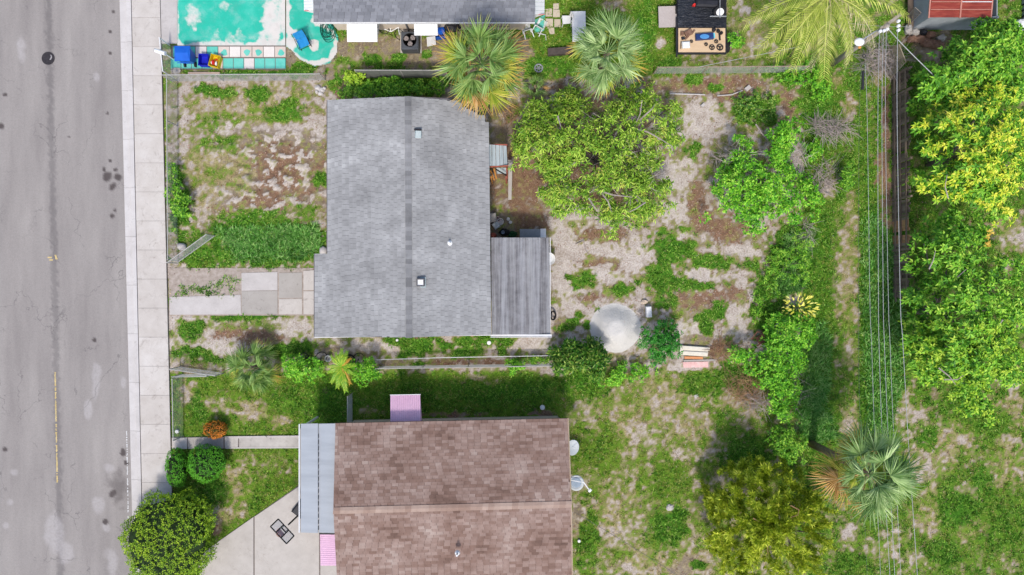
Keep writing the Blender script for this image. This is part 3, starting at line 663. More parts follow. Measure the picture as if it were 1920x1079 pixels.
# roof vents
M_vent = mat('grey_vent_metal', [C(150, 166, 168), C(176, 186, 188)], rough=.6, nz=6)
def on_roof(px, py): 
    """point of the right slope under a photo pixel"""
    z = RG
    for _ in range(8):
        p = V(px, py, z); z = RG-(p.x-R0.x)*(RG-EV)/(B2.x-R0.x)
    return V(px, py, z)
p = on_roof(784, 252); M = Matrix.Rotation(math.atan(sl), 3, 'Y')
mb = MB(); vs = [p+M @ Vector(q) for q in [(-.16, -.16, .01), (.16, -.16, .01), (.16, .14, .01), (-.16, .14, .01), (-.13, -.2, .05), (.13, -.2, .05), (.13, .12, .2), (-.13, .12, .2)]]
mb.hexa(vs[:4], vs[4:]); v1 = mb.build('hooded_vent', M_vent, roof)
mb = MB(); mb.box(p+Vector((0, .19, .1)), (.34, .06, .16)); mb.build('vent_shadow_block', M_dark, roof)  # dark block standing in for the hood's shadow on the roof
p = on_roof(789.5, 530)
mb = MB(); mb.box(p+Vector((0, 0, .015)), (.46, .5, .03), rx=0); mb.build('vent_flange', M_vent, roof)
mb = MB()
for dx, dy, sx, sy in [(-.16, 0, .05, .36), (.16, 0, .05, .36), (0, .16, .27, .05), (0, -.16, .27, .05)]: mb.box(p+Vector((dx, dy, .14)), (sx, sy, .22))
mb.build('square_vent', mat('dark_vent_metal', [C(72, 72, 76), C(96, 96, 100)], rough=.5), roof)
mb = MB(); mb.box(p+Vector((0, 0, .13)), (.26, .26, .18)); mb.build('vent_cap', M_trim, roof)
p = on_roof(843, 456); mb = MB(); mb.lathe(p, [(.14, .0), (.1, .05), (.05, .07), (.045, .3)], 10); mb.build('vent_pipe', M_trim, roof)
# windows and door on the sides of the grey house
for px, py, w, side in [(0, 250, 1.2, 'l'), (0, 400, 1.2, 'l'), (0, 560, .95, 'l'), (0, 300, 1.0, 'r'), (0, 400, .9, 'r')]:
    yy = V(0, py).y; xx = x0-.10 if side == 'l' else x1+.10
    fr = MB(); fr.box((xx, yy, 1.5), (.06, w+.12, 1.2)); f_ = fr.build('window', M_trim, gh)
    fr = MB(); fr.box((xx+(-.02 if side == 'l' else .02), yy, 1.5), (.06, w-.05, 1.05)); fr.build('pane', M_glass, f_)
# rear flat-roofed addition
ad = MB(); ad.box(((V(921, 0, 2.3).x+V(1026, 0, 2.1).x)/2+.06, (V(0, 452, 2.1).y+V(0, 624, 2.1).y)/2, 1.0), (V(1026, 0, 2.1).x-V(921, 0, 2.3).x-.12, V(0, 452, 2.1).y-V(0, 624, 2.1).y-.2, 2.2)); ad_o = ad.build('rear_addition', M_stuccog, gh)
def streak_mat():
    t = NT('weathered_roll_roofing'); s1 = t.noise(1.0, 5, .65, vec=t.pos((3.0, .10, 1))); s2 = t.noise(1.0, 4, .6, vec=t.pos((16, .5, 1))); s3 = t.noise(2.5, 6, .7)
    f = t.math('ADD', t.math('MULTIPLY_ADD', t.math('SUBTRACT', s1, .5), 2.6, .36), t.math('ADD', t.math('MULTIPLY', t.math('SUBTRACT', s2, .5), .9), t.math('MULTIPLY', t.math('SUBTRACT', s3, .5), 1.0)), clamp=True)
    col = t.ramp(f, [C(162, 163, 166), C(148, 148, 151), C(120, 119, 122), C(64, 62, 66)])
    col = t.scale(col, t.math('MULTIPLY_ADD', t.math('SUBTRACT', t.noise(50, 3, .7), .5), .6, 1)); return t.done(col, .9, .2)
M_roll = streak_mat()
L0, L1, L2, L3 = V(921, 446, 2.42), V(1029, 446, 2.12), V(1032, 627, 2.12), V(922, 628, 2.42)
ar = deck('addition_roof', [[L0-zf, L3-zf, L2-zf, L1-zf]], M_deck, gh, .09)
n = 7
for i in range(n):   # strips of roll roofing with lapped edges
    a, b = i/n, (i+1)/n; th = .012+.014*(i % 2)
    q = [lerp(L0, L1, a), lerp(L3, L2, a), lerp(L3, L2, b), lerp(L0, L1, b)]
    MB().hexa([v-Vector((0, 0, .02)) for v in q], [v+Vector((0, 0, th)) for v in q]).build('roofing_strip', M_roll, ar)
mb = MB()
for i in range(36):   # fine ribs
    a = (i+.5)/36; p0, p1 = lerp(L0, L1, a)+Vector((0, -.03, .03)), lerp(L3, L2, a)+Vector((0, .03, .03)); mb.tube([p0, p1], .010, 4)
mb.build('ribs', M_roll, ar)
mb = MB(); mb.box((L3+L2)/2+Vector((0, -.05, -.04)), ((L2-L3).length+.1, .09, .06), math.atan2((L2-L3).y, (L2-L3).x)); mb.box((L3+L2)/2+Vector((0, -.125, -.02)), ((L2-L3).length+.1, .03, .11), math.atan2((L2-L3).y, (L2-L3).x)); mb.build('gutter', M_trim, gh)
mb = MB(); mb.box((L1+L2)/2+Vector((.03, 0, -.06)), (.03, (L2-L1).length, .12)); mb.build('eave_board', M_trim, gh)
# back door shelter
sh = thing('back_door_shelter', 'small weathered lean-to over the back door with red edged boards and an open orange frame', 'lean-to', V(938, 300, 0))
M_wboard = mat('weathered_white_board', [C(140, 152, 154), C(176, 186, 188), C(196, 204, 205)], nz=1.2, stretch=(8, .6, 1), na=1.0)
S0, S1, S2, S3 = V(915, 271, 2.35), V(950, 274, 2.0), V(952, 311, 2.0), V(915, 311, 2.35)
for i in range(5):
    a, b = i/5+.01, (i+1)/5-.01; q = [lerp(S0, S1, a), lerp(S3, S2, a), lerp(S3, S2, b), lerp(S0, S1, b)]
    MB().hexa([v-Vector((0, 0, .03)) for v in q], [v+Vector((0, 0, .002*i)) for v in q]).build('roof_board', M_wboard, sh)
M_redp = mat('red_paint_wood', [C(150, 76, 62), C(180, 106, 88)], nz=5); M_orange = mat('orange_wood', [C(196, 130, 56), C(222, 160, 84)], nz=5)
mb = MB(); mb.box((S3+S2)/2+Vector((0, -.03, -.05)), ((S2-S3).length, .05, .08), math.atan2((S2-S3).y, (S2-S3).x)); mb.box((S0+S1)/2+Vector((0, .03, -.05)), ((S0-S1).length, .05, .08), math.atan2((S1-S0).y, (S1-S0).x)); mb.build('edge_board', M_redp, sh)
for px, py in [(949, 275), (949, 333), (921, 333), (921, 275)]:
    MB().box(G(px, py, 1.9, 1.0), (.07, .07, 2.0)).build('post', M_orange if px < 930 else M_redp, sh)
for a, b, m in [((919, 320), (927, 338), M_orange), ((926, 316), (931, 336), M_orange), ((930, 318), (951, 330), M_dark), ((950, 314), (951, 335), M_redp)]:
    MB().tube([V(*a, 1.7), V(*b, 1.3)], .035, 4).build('brace', m, sh)
mb = MB(); q = [V(931, 315, 1.2), V(950, 315, 1.2), V(950, 326, .9), V(931, 326, .9)]; mb.hexa([v-Vector((0, 0, .03)) for v in q], q); mb.build('inner_board', M_wboard, sh)
mb = MB(); q = [V(953, 300, 1.0), V(961, 302, 1.0), V(959, 375, .5), V(953, 375, .5)]; mb.hexa([v-Vector((0, 0, .04)) for v in q][::-1], q[::-1]); mb.single('leaning_board', M_greyconc, 'long narrow grey board leaning below the back door lean-to', 'board')

# --- brown house at the bottom
bh = thing('brown_house', 'house with brown shingle roof and grey metal porch roof, bottom of picture', 'house', V(850, 1000, 0))
E0, E1, Q0, Q1 = V(629, 794, 2.7), V(1064, 785, 2.7), V(625, 958, 3.3), V(1070, 946, 3.3)
F0, F1 = 2*Q0-E0, 2*Q1-E1; F0.z = F1.z = 2.7
broof = deck('roof', [[E0-zf, Q0-zf, Q1-zf, E1-zf], [Q0-zf, F0-zf, F1-zf, Q1-zf]], M_deckb, bh)
slope_shingles(broof, E0, E1, Q0, Q1, .150, .31, M_shb, 150, V(840, 900, 3.4), thick=.012)
slope_shingles(broof, F0, F1, Q0, Q1, .150, .31, M_shb, 150, V(840, 990, 3.4), thick=.012)
M_capb = shingle_mat('brown_ridge_shingle', [C(146, 121, 108), C(164, 141, 128), C(182, 161, 148)])
n = 40; dv = (Q1-Q0)/n; sl2 = (3.3-2.7)/(E0-Q0).length; yv = Vector((.02, .16, 0)); dz = Vector((0, 0, .16*sl2))
for i in range(n):
    a = Q0+dv*i; b = Q0+dv*(i+1.12); z0 = Vector((0, 0, .042)); z1 = Vector((0, 0, .026))
    MB().add([a+z1+yv-dz, a+z1, a+z1-yv-dz, b+z0+yv-dz, b+z0, b+z0-yv-dz], [(0, 1, 4, 3), (1, 2, 5, 4)]).build('ridge_cap', M_capb, broof)
ux = (E1-E0).normalized(); uy = Vector((-ux.y, ux.x, 0)); ins = lambda p, a, b: tuple((p+ux*a+uy*b).xy)
wall_ring([ins(E0, .3, -.45), ins(E1, -.3, -.45), ins(F1, -.3, .45), ins(F0, .3, .45)], 2.5, M_stucco, bh)
for (a, b), rt in [((E0, F0), Q0), ((E1, F1), Q1)]:
    s_ = .3 if rt is Q0 else -.3
    pa, pb, pt = [Vector((*ins(q, s_, o), z)) for q, o, z in ((a, -.5, 2.5), (b, .5, 2.5), (rt, 0, 3.12))]
    MB().add([pa, pb, pt], [(0, 1, 2)]).build('gable', M_stucco, bh)
mb = MB()
for a, b in ((E1, Q1), (Q1, F1)): mb.tube([a+Vector((.03, 0, -.05)), b+Vector((.03, 0, -.05))], .035, 4)
mb.build('rake_board', mat('tan_trim', [C(190, 166, 140), C(212, 190, 168)]), bh)
p = V(857, 1040, 3.6); mb = MB(); mb.lathe(p-Vector((0, 0, .2)), [(.13, 0), (.1, .08), (.05, .1), (.045, .36)], 10); mb.build('vent_pipe', M_trim, broof)
# metal porch roof
M_porch = mat('blue_grey_sheet_metal', [C(150, 156, 163), C(164, 170, 177), C(174, 180, 187)], rough=.5, nz=.9, stretch=(.5, 3, 1), na=.8, fa=.10)
pr = None
for a, b in ((564, 596), (597.3, 630)):
    q = [V(a, 795, 2.55), V(b, 794.5, 2.62), V(b, 1000, 2.62), V(a, 999, 2.55)]
    o = MB().hexa([v-Vector((0, 0, .06)) for v in q][::-1], [v for v in q][::-1]).build('porch_roof_panel', M_porch, bh)
mb = MB()
for i in range(16):
    yy = 818+i*11.5; mb.box(V(596.6, yy, 2.595), (.05, .2, .012))
mb.build('seam_strips', M_dark, bh)
for py in (800, 870, 940, 995):
    MB().box(G(569, py, 2.5, 1.24), (.09, .09, 2.48)).build('porch_post', M_trim, bh)
mb = MB(); mb.box((V(600, 0).x, (V(0, 800).y+V(0, 1000).y)/2, .06), (2.0, 5.4, .12)); mb.build('porch_floor', M_drive, bh)
mb = MB(); mb.box(V(561.5, 897, 2.5), (.05, 5.25, .09)); mb.build('porch_gutter', M_trim, bh)
# pink corrugated awnings
M_pink = mat('pink_metal_paint', [C(226, 180, 206), C(238, 196, 220)], rough=.55, nz=2, fa=.08)
def awning(parent, a, b, c, d, nrib, m, name='awning', sides=True):
    """ribbed sheet: a-b is the wall edge, d-c the outer edge; ribs run from wall to outer edge"""
    a, b, c, d = map(Vector, (a, b, c, d)); up = Vector((0, 0, .010)); o = None
    for i in range(nrib):
        u0, u1 = i/nrib, (i+1)/nrib; us = [u0, u0+(u1-u0)*.2, u0+(u1-u0)*.75, u0+(u1-u0)*.95]
        hs = [0, 1, 1, 0]; vs = []
        for u, h in zip(us, hs): vs += [lerp(a, b, u)+up*h, lerp(d, c, u)+up*h]
        MB().add(vs+[v-Vector((0, 0, .012)) for v in vs], [(2*k, 2*k+1, 2*k+3, 2*k+2) for k in range(3)]+[(8+2*k+2, 8+2*k+3, 8+2*k+1, 8+2*k) for k in range(3)]+[(1, 9, 11, 3), (3, 11, 13, 5), (5, 13, 15, 7)]).build('awning_slat', m, parent)
    if sides:
        for p, q in ((a, d), (b, c)):
            lo = Vector((p.x, p.y, min(p.z, q.z))); MB().add([p, q, lo, p+Vector((.0, 0, -.02))], [(0, 1, 2)]).build('awning_side', m, parent)
awning(bh, V(732, 800, 2.3), V(789, 799, 2.3), V(788, 741, 1.75), V(732, 742, 1.75), 16, M_pink)
mb = MB(); mb.box((V(731.5, 741, 1.74)+V(788.5, 740, 1.74))/2, (1.52, .03, .06), .018); mb.build('awning_edge', M_white, bh)
awning(bh, V(634, 1003, 2.4), V(634, 1061, 2.4), V(601, 1061, 1.9), V(600, 1002, 1.9), 15, M_pink)
mb = MB(); mb.box(V(617, 1001, 2.2), (.95, .05, .08)); mb.build('awning_bracket', M_dark, bh)
for t_ in (.25, .6):
    c = Vector(ins(E0.lerp(E1, t_), 0, -.35)).to_3d(); c.z = 1.5
    f_ = MB().box(c, (1.3, .06, 1.1), .02).build('window', M_trim, bh); MB().box(c+Vector((0, .03, 0)), (1.15, .05, .95), .02).build('pane', M_glass, f_)
# --- house at the top edge
th_ = thing('top_house', 'beige house with dark grey shingle roof and white awnings at the top edge', 'house', V(790, -30, 0))
T0, T1, TR0, TR1 = V(588, 42, 2.65), V(1003, 41, 2.65), V(585, -95, 3.7), V(1004, -96, 3.7)
TB0, TB1 = 2*TR0-T0, 2*TR1-T1; TB0.z = TB1.z = 2.65
troof = deck('roof', [[T0-zf, T1-zf, TR1-zf, TR0-zf], [TR0-zf, TR1-zf, TB1-zf, TB0-zf]], M_deck, th_)
slope_shingles(troof, T0, T1, TR0, TR1, .15, .31, M_sht, 200, V(800, 25, 3))
mb = MB(); mb.box((T0+T1)/2+Vector((0, -.025, -.08)), ((T1-T0).length, .04, .13)); mb.build('fascia', M_trim, th_)
tw = [(T0.x+.5, T0.y+.68), (T1.x-.5, T1.y+.68), (T1.x-.5, TB1.y-.45), (T0.x+.5, TB0.y-.45)]
wall_ring(tw, 2.45, M_stucco, th_)
for a, b, y1, zt, zo in [(651, 708, 79, 2.2, 1.6), (777, 821, 67, 2.2, 1.75)]:
    awning(th_, V(a-1, 38, zt), V(b-1, 38, zt), V(b, y1, zo), V(a, y1, zo), 8, M_white)
awning(th_, V(589, -40, 2.2), V(589, 19, 2.2), V(570, 21, 1.7), V(569, -40, 1.7), 10, M_white)
awning(th_, V(1001, 27, 2.2), V(1001, -50, 2.2), V(1021, -50, 1.7), V(1021, 27, 1.7), 10, M_white)
M_pinkred = mat('faded_red_edge', [C(214, 130, 130), C(230, 160, 156)])
mb = MB(); mb.box(V(1011, 27.5, 1.95), (.55, .03, .05)); mb.box(V(580, 20.5, 1.9), (.5, .03, .05)); mb.build('awning_edge', M_pinkred, th_)
for px, w in [(680, 1.3), (799, .9), (735, .8)]:
    c = Vector((G(px, 50, 1.5).x, tw[0][1]-.11, 1.5)); f_ = MB().box(c, (w, .06, 1.1)).build('window', M_trim, th_); MB().box(c-Vector((0, .03, 0)), (w-.12, .04, .95)).build('pane', M_glass, f_)
for px in (760,):
    MB().tube([Vector((G(px, 50, 1.2).x, tw[0][1]-.14, 2.4)), Vector((G(px, 50, 1.2).x, tw[0][1]-.14, .1))], .05, 6).build('downpipe', M_deck, th_)

# --- red-roofed shed, top right
sd_o = thing('red_roofed_shed', 'small grey board shed with rusty red ribbed metal roof by the top right trees', 'shed', V(1780, 25, 0))
zw = 1.75; c00, c10 = V(1707, 57, 0), V(1826, 57, 0)
M_siding = mat('grey_blue_siding', [C(150, 156, 162), C(178, 184, 190)], rough=.7, nz=2); M_red = mat('rusty_red_metal', [C(118, 42, 34), C(146, 58, 46), C(164, 84, 66)], rough=.6, nz=1.6, na=1.0, stretch=(1, 5, 1))
Yb = c00.y+3.2
for i in range(14):   # siding boards of the left and the front wall
    z = .06+i*.12
    MB().box((c00.x-.01, (c00.y+Yb)/2, z+.055), (.03, Yb-c00.y, .105), 0).build('siding_board', M_siding, sd_o)
fr_ = MB(); fr_.box(((c00.x+c10.x)/2+.02, c00.y+.02, .85), (c10.x-c00.x, .04, 1.75)); fr_.build('front_wall', mat('pale_grey_panel', [C(150, 158, 166), C(186, 192, 198)], rough=.6, nz=2.2, na=1), sd_o)
bk = MB(); bk.box((c10.x, (c00.y+Yb)/2, .85), (.04, Yb-c00.y, 1.75)); bk.build('side_wall', M_siding, sd_o)
ra, rb = V(1742, 33, 1.85), V(1857, 33, 1.85); rw = (rb-ra).x; M_redge = mat('pale_red_seam', [C(186, 120, 104), C(206, 150, 136)])
for k in range(2):
    q0 = ra+Vector((rw/2*k+.01, 0, 0)); 
    for i in range(9):
        y0 = i*.36; z = .02*(i/9.)
        MB().box((q0.x+rw/4, ra.y+y0+.17, 1.85+i*.05+.02), (rw/2-.03, .34, .035), 0, math.atan(.14)).build('roof_sheet', M_red, sd_o)
        if i: MB().box((q0.x+rw/4, ra.y+y0-.005, 1.85+i*.05+.035), (rw/2-.05, .03, .03), 0, math.atan(.14)).build('roof_rib', M_redge if (i+k) % 3 else M_white, sd_o)
mb = MB(); mb.box((ra.x+rw/2, ra.y+1.6, 2.10), (.07, 3.3, .04), 0, math.atan(.14)); mb.box((ra.x-.02, ra.y+1.6, 2.08), (.06, 3.3, .05), 0, math.atan(.14)); mb.box((rb.x+.02, ra.y+1.6, 2.08), (.06, 3.3, .05), 0, math.atan(.14)); mb.build('seam_strip', M_redge, sd_o)
mb = MB(); mb.box((c10.x+.35, c00.y+.3, .5), (.5, .1, 1.0)); mb.build('corner_board', M_siding, sd_o)

# ------------------------------------------------------------------ vegetation helpers
def leaf_mat(name, cols, big=.35, transl=.15, rough=.5, nz=.7, tip=None):
    t = NT(name); r = t.rand(); n = t.noise(nz, 3)
    f = t.math('ADD', t.math('MULTIPLY', r, .75), t.math('MULTIPLY_ADD', t.math('SUBTRACT', n, .5), big*2, .125), clamp=True)
    col = t.ramp(f, cols)
    if tip:      # dry leaf ends, by distance from the stalk in the frond's own space
        o = t.node('ShaderNodeTexCoord').outputs['Object']; d = t.node('ShaderNodeVectorMath', operation='LENGTH'); t.link(o, d.inputs[0])
        q = t.math('MULTIPLY', t.step(t.math('ADD', d.outputs['Value'], t.math('MULTIPLY', t.math('SUBTRACT', t.noise(3), .5), .9)), tip[1], tip[2]), tip[3]); col = t.mix(q, col, tip[0])
    return t.done(col, rough, .3, transl=transl)
LK = .92   # leaves are tuned a little brighter: much of a crown shades itself
L_ = lambda r, g, b: C(r, g, b, LK)
def unit(v): return v/np.maximum(np.linalg.norm(v, axis=-1, keepdims=True), 1e-9)
def leaf_arrays(base, d, length, width, up=None, fold=.25, droop=.25):
    """one kite-shaped folded leaf per row of base, pointing along d"""
    N = len(base); d = unit(d); u = np.tile([0, 0, 1.0], (N, 1)) if up is None else up
    s = unit(np.cross(d, u)+1e-6); nrm = np.cross(s, d)
    l = length[:, None]; w = width[:, None]
    tip = base+d*l-np.array([0, 0, 1])*l*droop
    mid = base+d*l*.45
    v = np.stack([base, mid+s*w*.5+nrm*w*fold, tip, mid-s*w*.5+nrm*w*fold], 1).reshape(-1, 3)
    k = np.arange(N)*4
    f = np.concatenate([np.stack([k, k+1, k+2], 1), np.stack([k, k+2, k+3], 1)])
    return v, f
def rosette_leaves(cen, axis, n, length, width, open_=.9, rng=RNG, fold=.25, droop=.25):
    """n leaves radiating round every rosette centre; open_ 1 = flat star, 0 = closed along the axis"""
    K = len(cen); a = unit(axis); t = unit(np.cross(a, rng.normal(size=(K, 3)))); b = np.cross(a, t)
    ang = (np.arange(n)[None, :]*2*PI/n*1.618+rng.random((K, 1))*6.28+rng.normal(size=(K, n))*.3)[..., None]
    el = (open_+rng.normal(size=(K, n))*.18)[..., None]*PI/2
    d = (t[:, None]*np.cos(ang)+b[:, None]*np.sin(ang))*np.sin(el)+a[:, None]*np.cos(el)
    base = np.repeat(cen, n, 0)+d.reshape(-1, 3)*.015; N = K*n
    return leaf_arrays(base, d.reshape(-1, 3), length*rng.uniform(.65, 1.2, N), width*rng.uniform(.75, 1.2, N), np.repeat(a, n, 0), fold, droop)
def poly_points(poly, n, shrink, rng):
    P = np.array(poly, float); x0, y0 = P.min(0); x1, y1 = P.max(0); xs = []; ys = []; c = 0
    while c < n:
        x = rng.uniform(x0, x1, n*4); y = rng.uniform(y0, y1, n*4); m = inpoly(x, y, poly)
        x, y = x[m], y[m]; m = edgedist(x, y, poly) > shrink*rng.uniform(.15, .7, len(x)); xs.append(x[m]); ys.append(y[m]); c += m.sum()
        if m.sum() == 0: shrink *= .7
    return np.concatenate(xs)[:n], np.concatenate(ys)[:n]
def to_world(px, py, z): s = (H-z)/FPX; return np.stack([(px-960)*s, (539.5-py)*s, z], -1)
def blobs(poly, n, rpx, zlo, zhi, rng, dome=1.0):
    """lumps of a crown: centres (world) and radii inside an outline drawn at the crown's own height"""
    x, y = poly_points(poly, n, rpx, rng); d = edgedist(x, y, poly); dm = max(d.max(), 1)
    h = np.clip(d/dm, 0, 1); h = 1-(1-h)**2
    z = zlo+(zhi-zlo)*(h*dome+(1-dome)*.6)*rng.uniform(.75, 1.05, n)
    r = rpx/FPX*(H-z)*rng.uniform(.65, 1.15, n)
    return to_world(x, y, z), r
def on_blobs(c, r, per_m2, rng, flat=.75, low=-.25, inner=.25):
    """rosette points spread through the shell of each lump"""
    n = np.maximum(4, (per_m2*3.0*r*r).astype(int)); i = np.repeat(np.arange(len(r)), n); N = len(i)
    d = unit(rng.normal(size=(N, 3))); d[:, 2] = np.where(d[:, 2] < low, -d[:, 2], d[:, 2])
    rad = r[i]*(1-inner*rng.random(N)**1.5)*rng.uniform(.9, 1.12, N)
    p = c[i]+d*rad[:, None]*np.array([1, 1, flat]); return p, d
def limbs(root, base, cens, m, r0, rng, n=12, name='branch'):
    """trunk from the ground and limbs that reach into some of the lumps"""
    base = Vector(base); top = Vector(np.mean(cens, 0)); zt = base.z+(top.z-base.z)*.45; fork = Vector((lerp(base.x, top.x, .5), lerp(base.y, top.y, .5), zt))
    MB().tube([base-Vector((0, 0, .1)), lerp(base, fork, .5)+Vector((.06, .04, 0)), fork], r0, 8, r0*.65).build('trunk', m, root, smooth=True)
    for i in rng.choice(len(cens), min(n, len(cens)), replace=False):
        e = Vector(cens[i]); mid = lerp(fork, e, .5)+Vector((rng.uniform(-.15, .15), rng.uniform(-.15, .15), .12))
        MB().tube([fork-Vector((0, 0, .05)), mid, e], r0*.45, 5, r0*.12).build(name, m, root)
def twigs(rng, px, py, rx, ry, z0, z1, n, r=.012, length=.9):
    """a tangle of bare grey twigs as one mesh builder"""
    mb = MB()
    for _ in range(n):
        a = rng.uniform(0, 6.28); q = math.sqrt(rng.random()); p = Vector(to_world(np.array(px+rx*q*math.cos(a)), np.array(py+ry*q*math.sin(a)), np.array(rng.uniform(z0, z1))))
        b = rng.uniform(0, 6.28); L = length*rng.uniform(.5, 1.3); d = Vector((math.cos(b), math.sin(b), rng.uniform(-.15, .3)))
        k = Vector((-d.y, d.x, 0))*rng.uniform(-.35, .35); pts = [p, p+d*L*.4+k*L*.3, p+d*L*.75+k*L*.8, p+d*L+k*L*1.1]
        mb.tube(pts, r, 3, r*.4, cap=False)
        if rng.random() < .7:
            s = pts[1]; e = s+(d+k*rng.uniform(-3, 3)).normalized()*L*.5; mb.tube([s, lerp(s, e, .5)+Vector((0, 0, .04)), e], r*.7, 3, r*.3, cap=False)
    return mb
M_bark = mat('grey_brown_bark', [C(96, 84, 74), C(140, 128, 116)], nz=6)
M_twig = mat('bare_grey_twig', [C(150, 136, 130), C(190, 178, 172)], nz=4, rnd=.5)
M_twigb = mat('dead_brown_twig', [C(136, 100, 76), C(186, 148, 112)], nz=4, rnd=.5)

def tree(name, label, cat, poly, zlo, zhi, m, nb=60, rpx=24, per=26, n=7, L=.2, wd=.05, open_=.85, seed=1, trunk=.12, group=None, flat=.75, extra=None, droop=.25, crown='crown', limb_n=12, low=-.25, inner=.3):
    rng = np.random.default_rng(seed); c, r = blobs(poly, nb, rpx, zlo, zhi, rng)
    b = np.mean(c, 0); root = thing(name, label, cat, (b[0], b[1], 0), group)
    p, d = on_blobs(c, r, per, rng, flat, low, inner); up = unit(d*.8+np.array([0, 0, .7])+rng.normal(size=d.shape)*.25)
    v, f = rosette_leaves(p, up, n, L, wd, open_, rng, droop=droop)
    put(crown, arrays_mesh(crown, v-np.array(root.location), f, m), root)
    limbs(root, (b[0], b[1], 0), c, M_bark, trunk, rng, limb_n)
    return root, c, r, rng

# mango-like tree behind the grey house
M_mango = leaf_mat('mango_leaf', [L_(50, 94, 18), L_(104, 150, 38), L_(152, 188, 60), L_(200, 216, 106)], .3)
M_mangoy = leaf_mat('young_mango_leaf', [L_(120, 158, 46), L_(164, 184, 70), L_(196, 186, 88)], .3)
P_mango = [(968, 215), (1000, 192), (1060, 168), (1110, 180), (1160, 160), (1225, 160), (1272, 195), (1286, 235), (1272, 275), (1240, 292), (1250, 330), (1270, 360), (1272, 395), (1235, 405), (1200, 430), (1150, 448), (1122, 440), (1118, 402), (1075, 405), (1040, 410), (1005, 385), (1000, 345), (965, 325), (960, 270)]
mango, mc, mr, rg = tree('mango_tree', 'large spreading tree with narrow yellow-green leaves and bare grey branches behind the gray house', 'tree', P_mango, 1.2, 3.8, M_mango, 250, 15, 20, 8, .27, .062, .88, 21, .16, droop=.45, inner=.45, limb_n=16)
sel = rg.choice(len(mc), 34, replace=False); p, d = on_blobs(mc[sel], mr[sel]*1.05, 5, rg, .75, .2)
v, f = rosette_leaves(p, unit(d+np.array([0, 0, .8])), 7, .2, .05, .85, rg, droop=.4); put('young_leaves', arrays_mesh('young_leaves', v-np.array(mango.location), f, M_mangoy), mango)
for a, pts in enumerate([[(1165, 262), (1188, 240), (1200, 215), (1204, 188)], [(1188, 240), (1215, 248), (1240, 262), (1262, 276)], [(1180, 255), (1168, 280), (1162, 300)], [(1200, 225), (1222, 205), (1228, 196)], [(1128, 362), (1140, 378), (1146, 392)], [(1130, 360), (1150, 366), (1186, 370)], [(1104, 372), (1114, 388), (1122, 398)], [(1070, 262), (1078, 280), (1070, 296)], [(1046, 218), (1052, 240)], [(1160, 240), (1150, 262), (1132, 276)], [(1210, 380), (1192, 392), (1180, 398)], [(1060, 318), (1076, 306), (1090, 300)]]):
    MB().tube([V(x, y, 3.2+.2*(i % 2)) for i, (x, y) in enumerate(pts)], .042, 5, .014).build('bare_branch', M_twig, mango)
twigs(rg, 1150, 300, 100, 100, 2.3, 3.4, 120, .011, .6).build('bare_twigs', M_twig, mango, kind='stuff')

# bright green bushy tree with bare grey patches
M_lime = leaf_mat('bright_green_leaf', [L_(28, 88, 10), L_(74, 146, 22), L_(122, 188, 42), L_(176, 216, 80)], .3)
P_lime = [(1436, 236), (1465, 219), (1500, 226), (1500, 262), (1478, 300), (1490, 322), (1528, 345), (1543, 375), (1528, 410), (1490, 418), (1460, 398), (1440, 432), (1410, 440), (1385, 415), (1352, 388), (1332, 405), (1316, 440), (1312, 402), (1336, 362), (1335, 322), (1362, 300), (1366, 250), (1396, 250), (1420, 292), (1440, 270)]
lime, lc, lr, rg = tree('bright_green_tree', 'ragged bright green small tree with bare grey twigs right of the large narrow-leaved tree', 'tree', P_lime,   .7, 2.6, M_lime, 175, 12, 34, 7, .19, .075, .8, 31, .1, inner=.4)
for cx, cy, rx, ry, n in [(1500, 290, 16, 22, 60), (1372, 292, 36, 18, 70), (1420, 395, 14, 34, 50), (1440, 350, 20, 40, 30)]: twigs(rg, cx, cy, rx, ry, 1.0, 2.0, n, .010, .6).build('bare_twigs', M_twig, lime, kind='stuff')

# trees along the right edge
M_grn = leaf_mat('mid_green_leaf', [L_(28, 80, 10), L_(76, 138, 26), L_(126, 182, 48), L_(184, 214, 84)], .3)
M_yel = leaf_mat('yellow_leaf', [L_(92, 150, 26), L_(156, 190, 42), L_(206, 210, 60), L_(228, 224, 100)], .4)
M_org = leaf_mat('orange_leaf', [L_(190, 160, 60), L_(214, 184, 84)], .2)
P_tr = [(1702, 150), (1735, 108), (1775, 92), (1790, 62), (1850, 40), (1925, 44), (1925, 200), (1860, 190), (1800, 190), (1740, 215), (1706, 200)]
t1, *_r = tree('green_tree', 'green leafy tree between the red-roofed shed and the yellow tree', 'tree', P_tr, 1.4, 4.2, M_grn, 110, 18, 18, 8, .25, .10, .85, 41, .14, inner=.4)
P_ty = [(1694, 238), (1732, 200), (1790, 168), (1850, 150), (1925, 160), (1925, 340), (1895, 395), (1880, 422), (1845, 395), (1792, 372), (1760, 385), (1738, 378), (1712, 335), (1738, 312), (1700, 262)]
t2, c2, r2, rg = tree('yellow_tree', 'large tree with bright yellow new leaves at the right edge', 'tree', P_ty, 2.0, 5.2, M_grn, 90, 19, 16, 8, .26, .10, .85, 42, .16, inner=.45)
cu = c2.copy(); cu[:, 2] += .18; sel = np.arange(len(cu)); p, d = on_blobs(cu[sel], r2[sel]*1.08, 7, rg, .75, .05, .12)
v, f = rosette_leaves(p, unit(d*.7+np.array([0, 0, .9])), 9, .23, .075, .8, rg, droop=.2); put('yellow_leaves', arrays_mesh('yellow_leaves', v-np.array(t2.location), f, M_yel), t2)
P_td = [(1688, 446), (1716, 414), (1760, 395), (1815, 388), (1850, 425), (1862, 470), (1900, 490), (1925, 520), (1925, 700), (1872, 762), (1850, 805), (1800, 795), (1770, 745), (1716, 705), (1692, 640), (1700, 590), (1690, 545), (1722, 520), (1690, 498)]
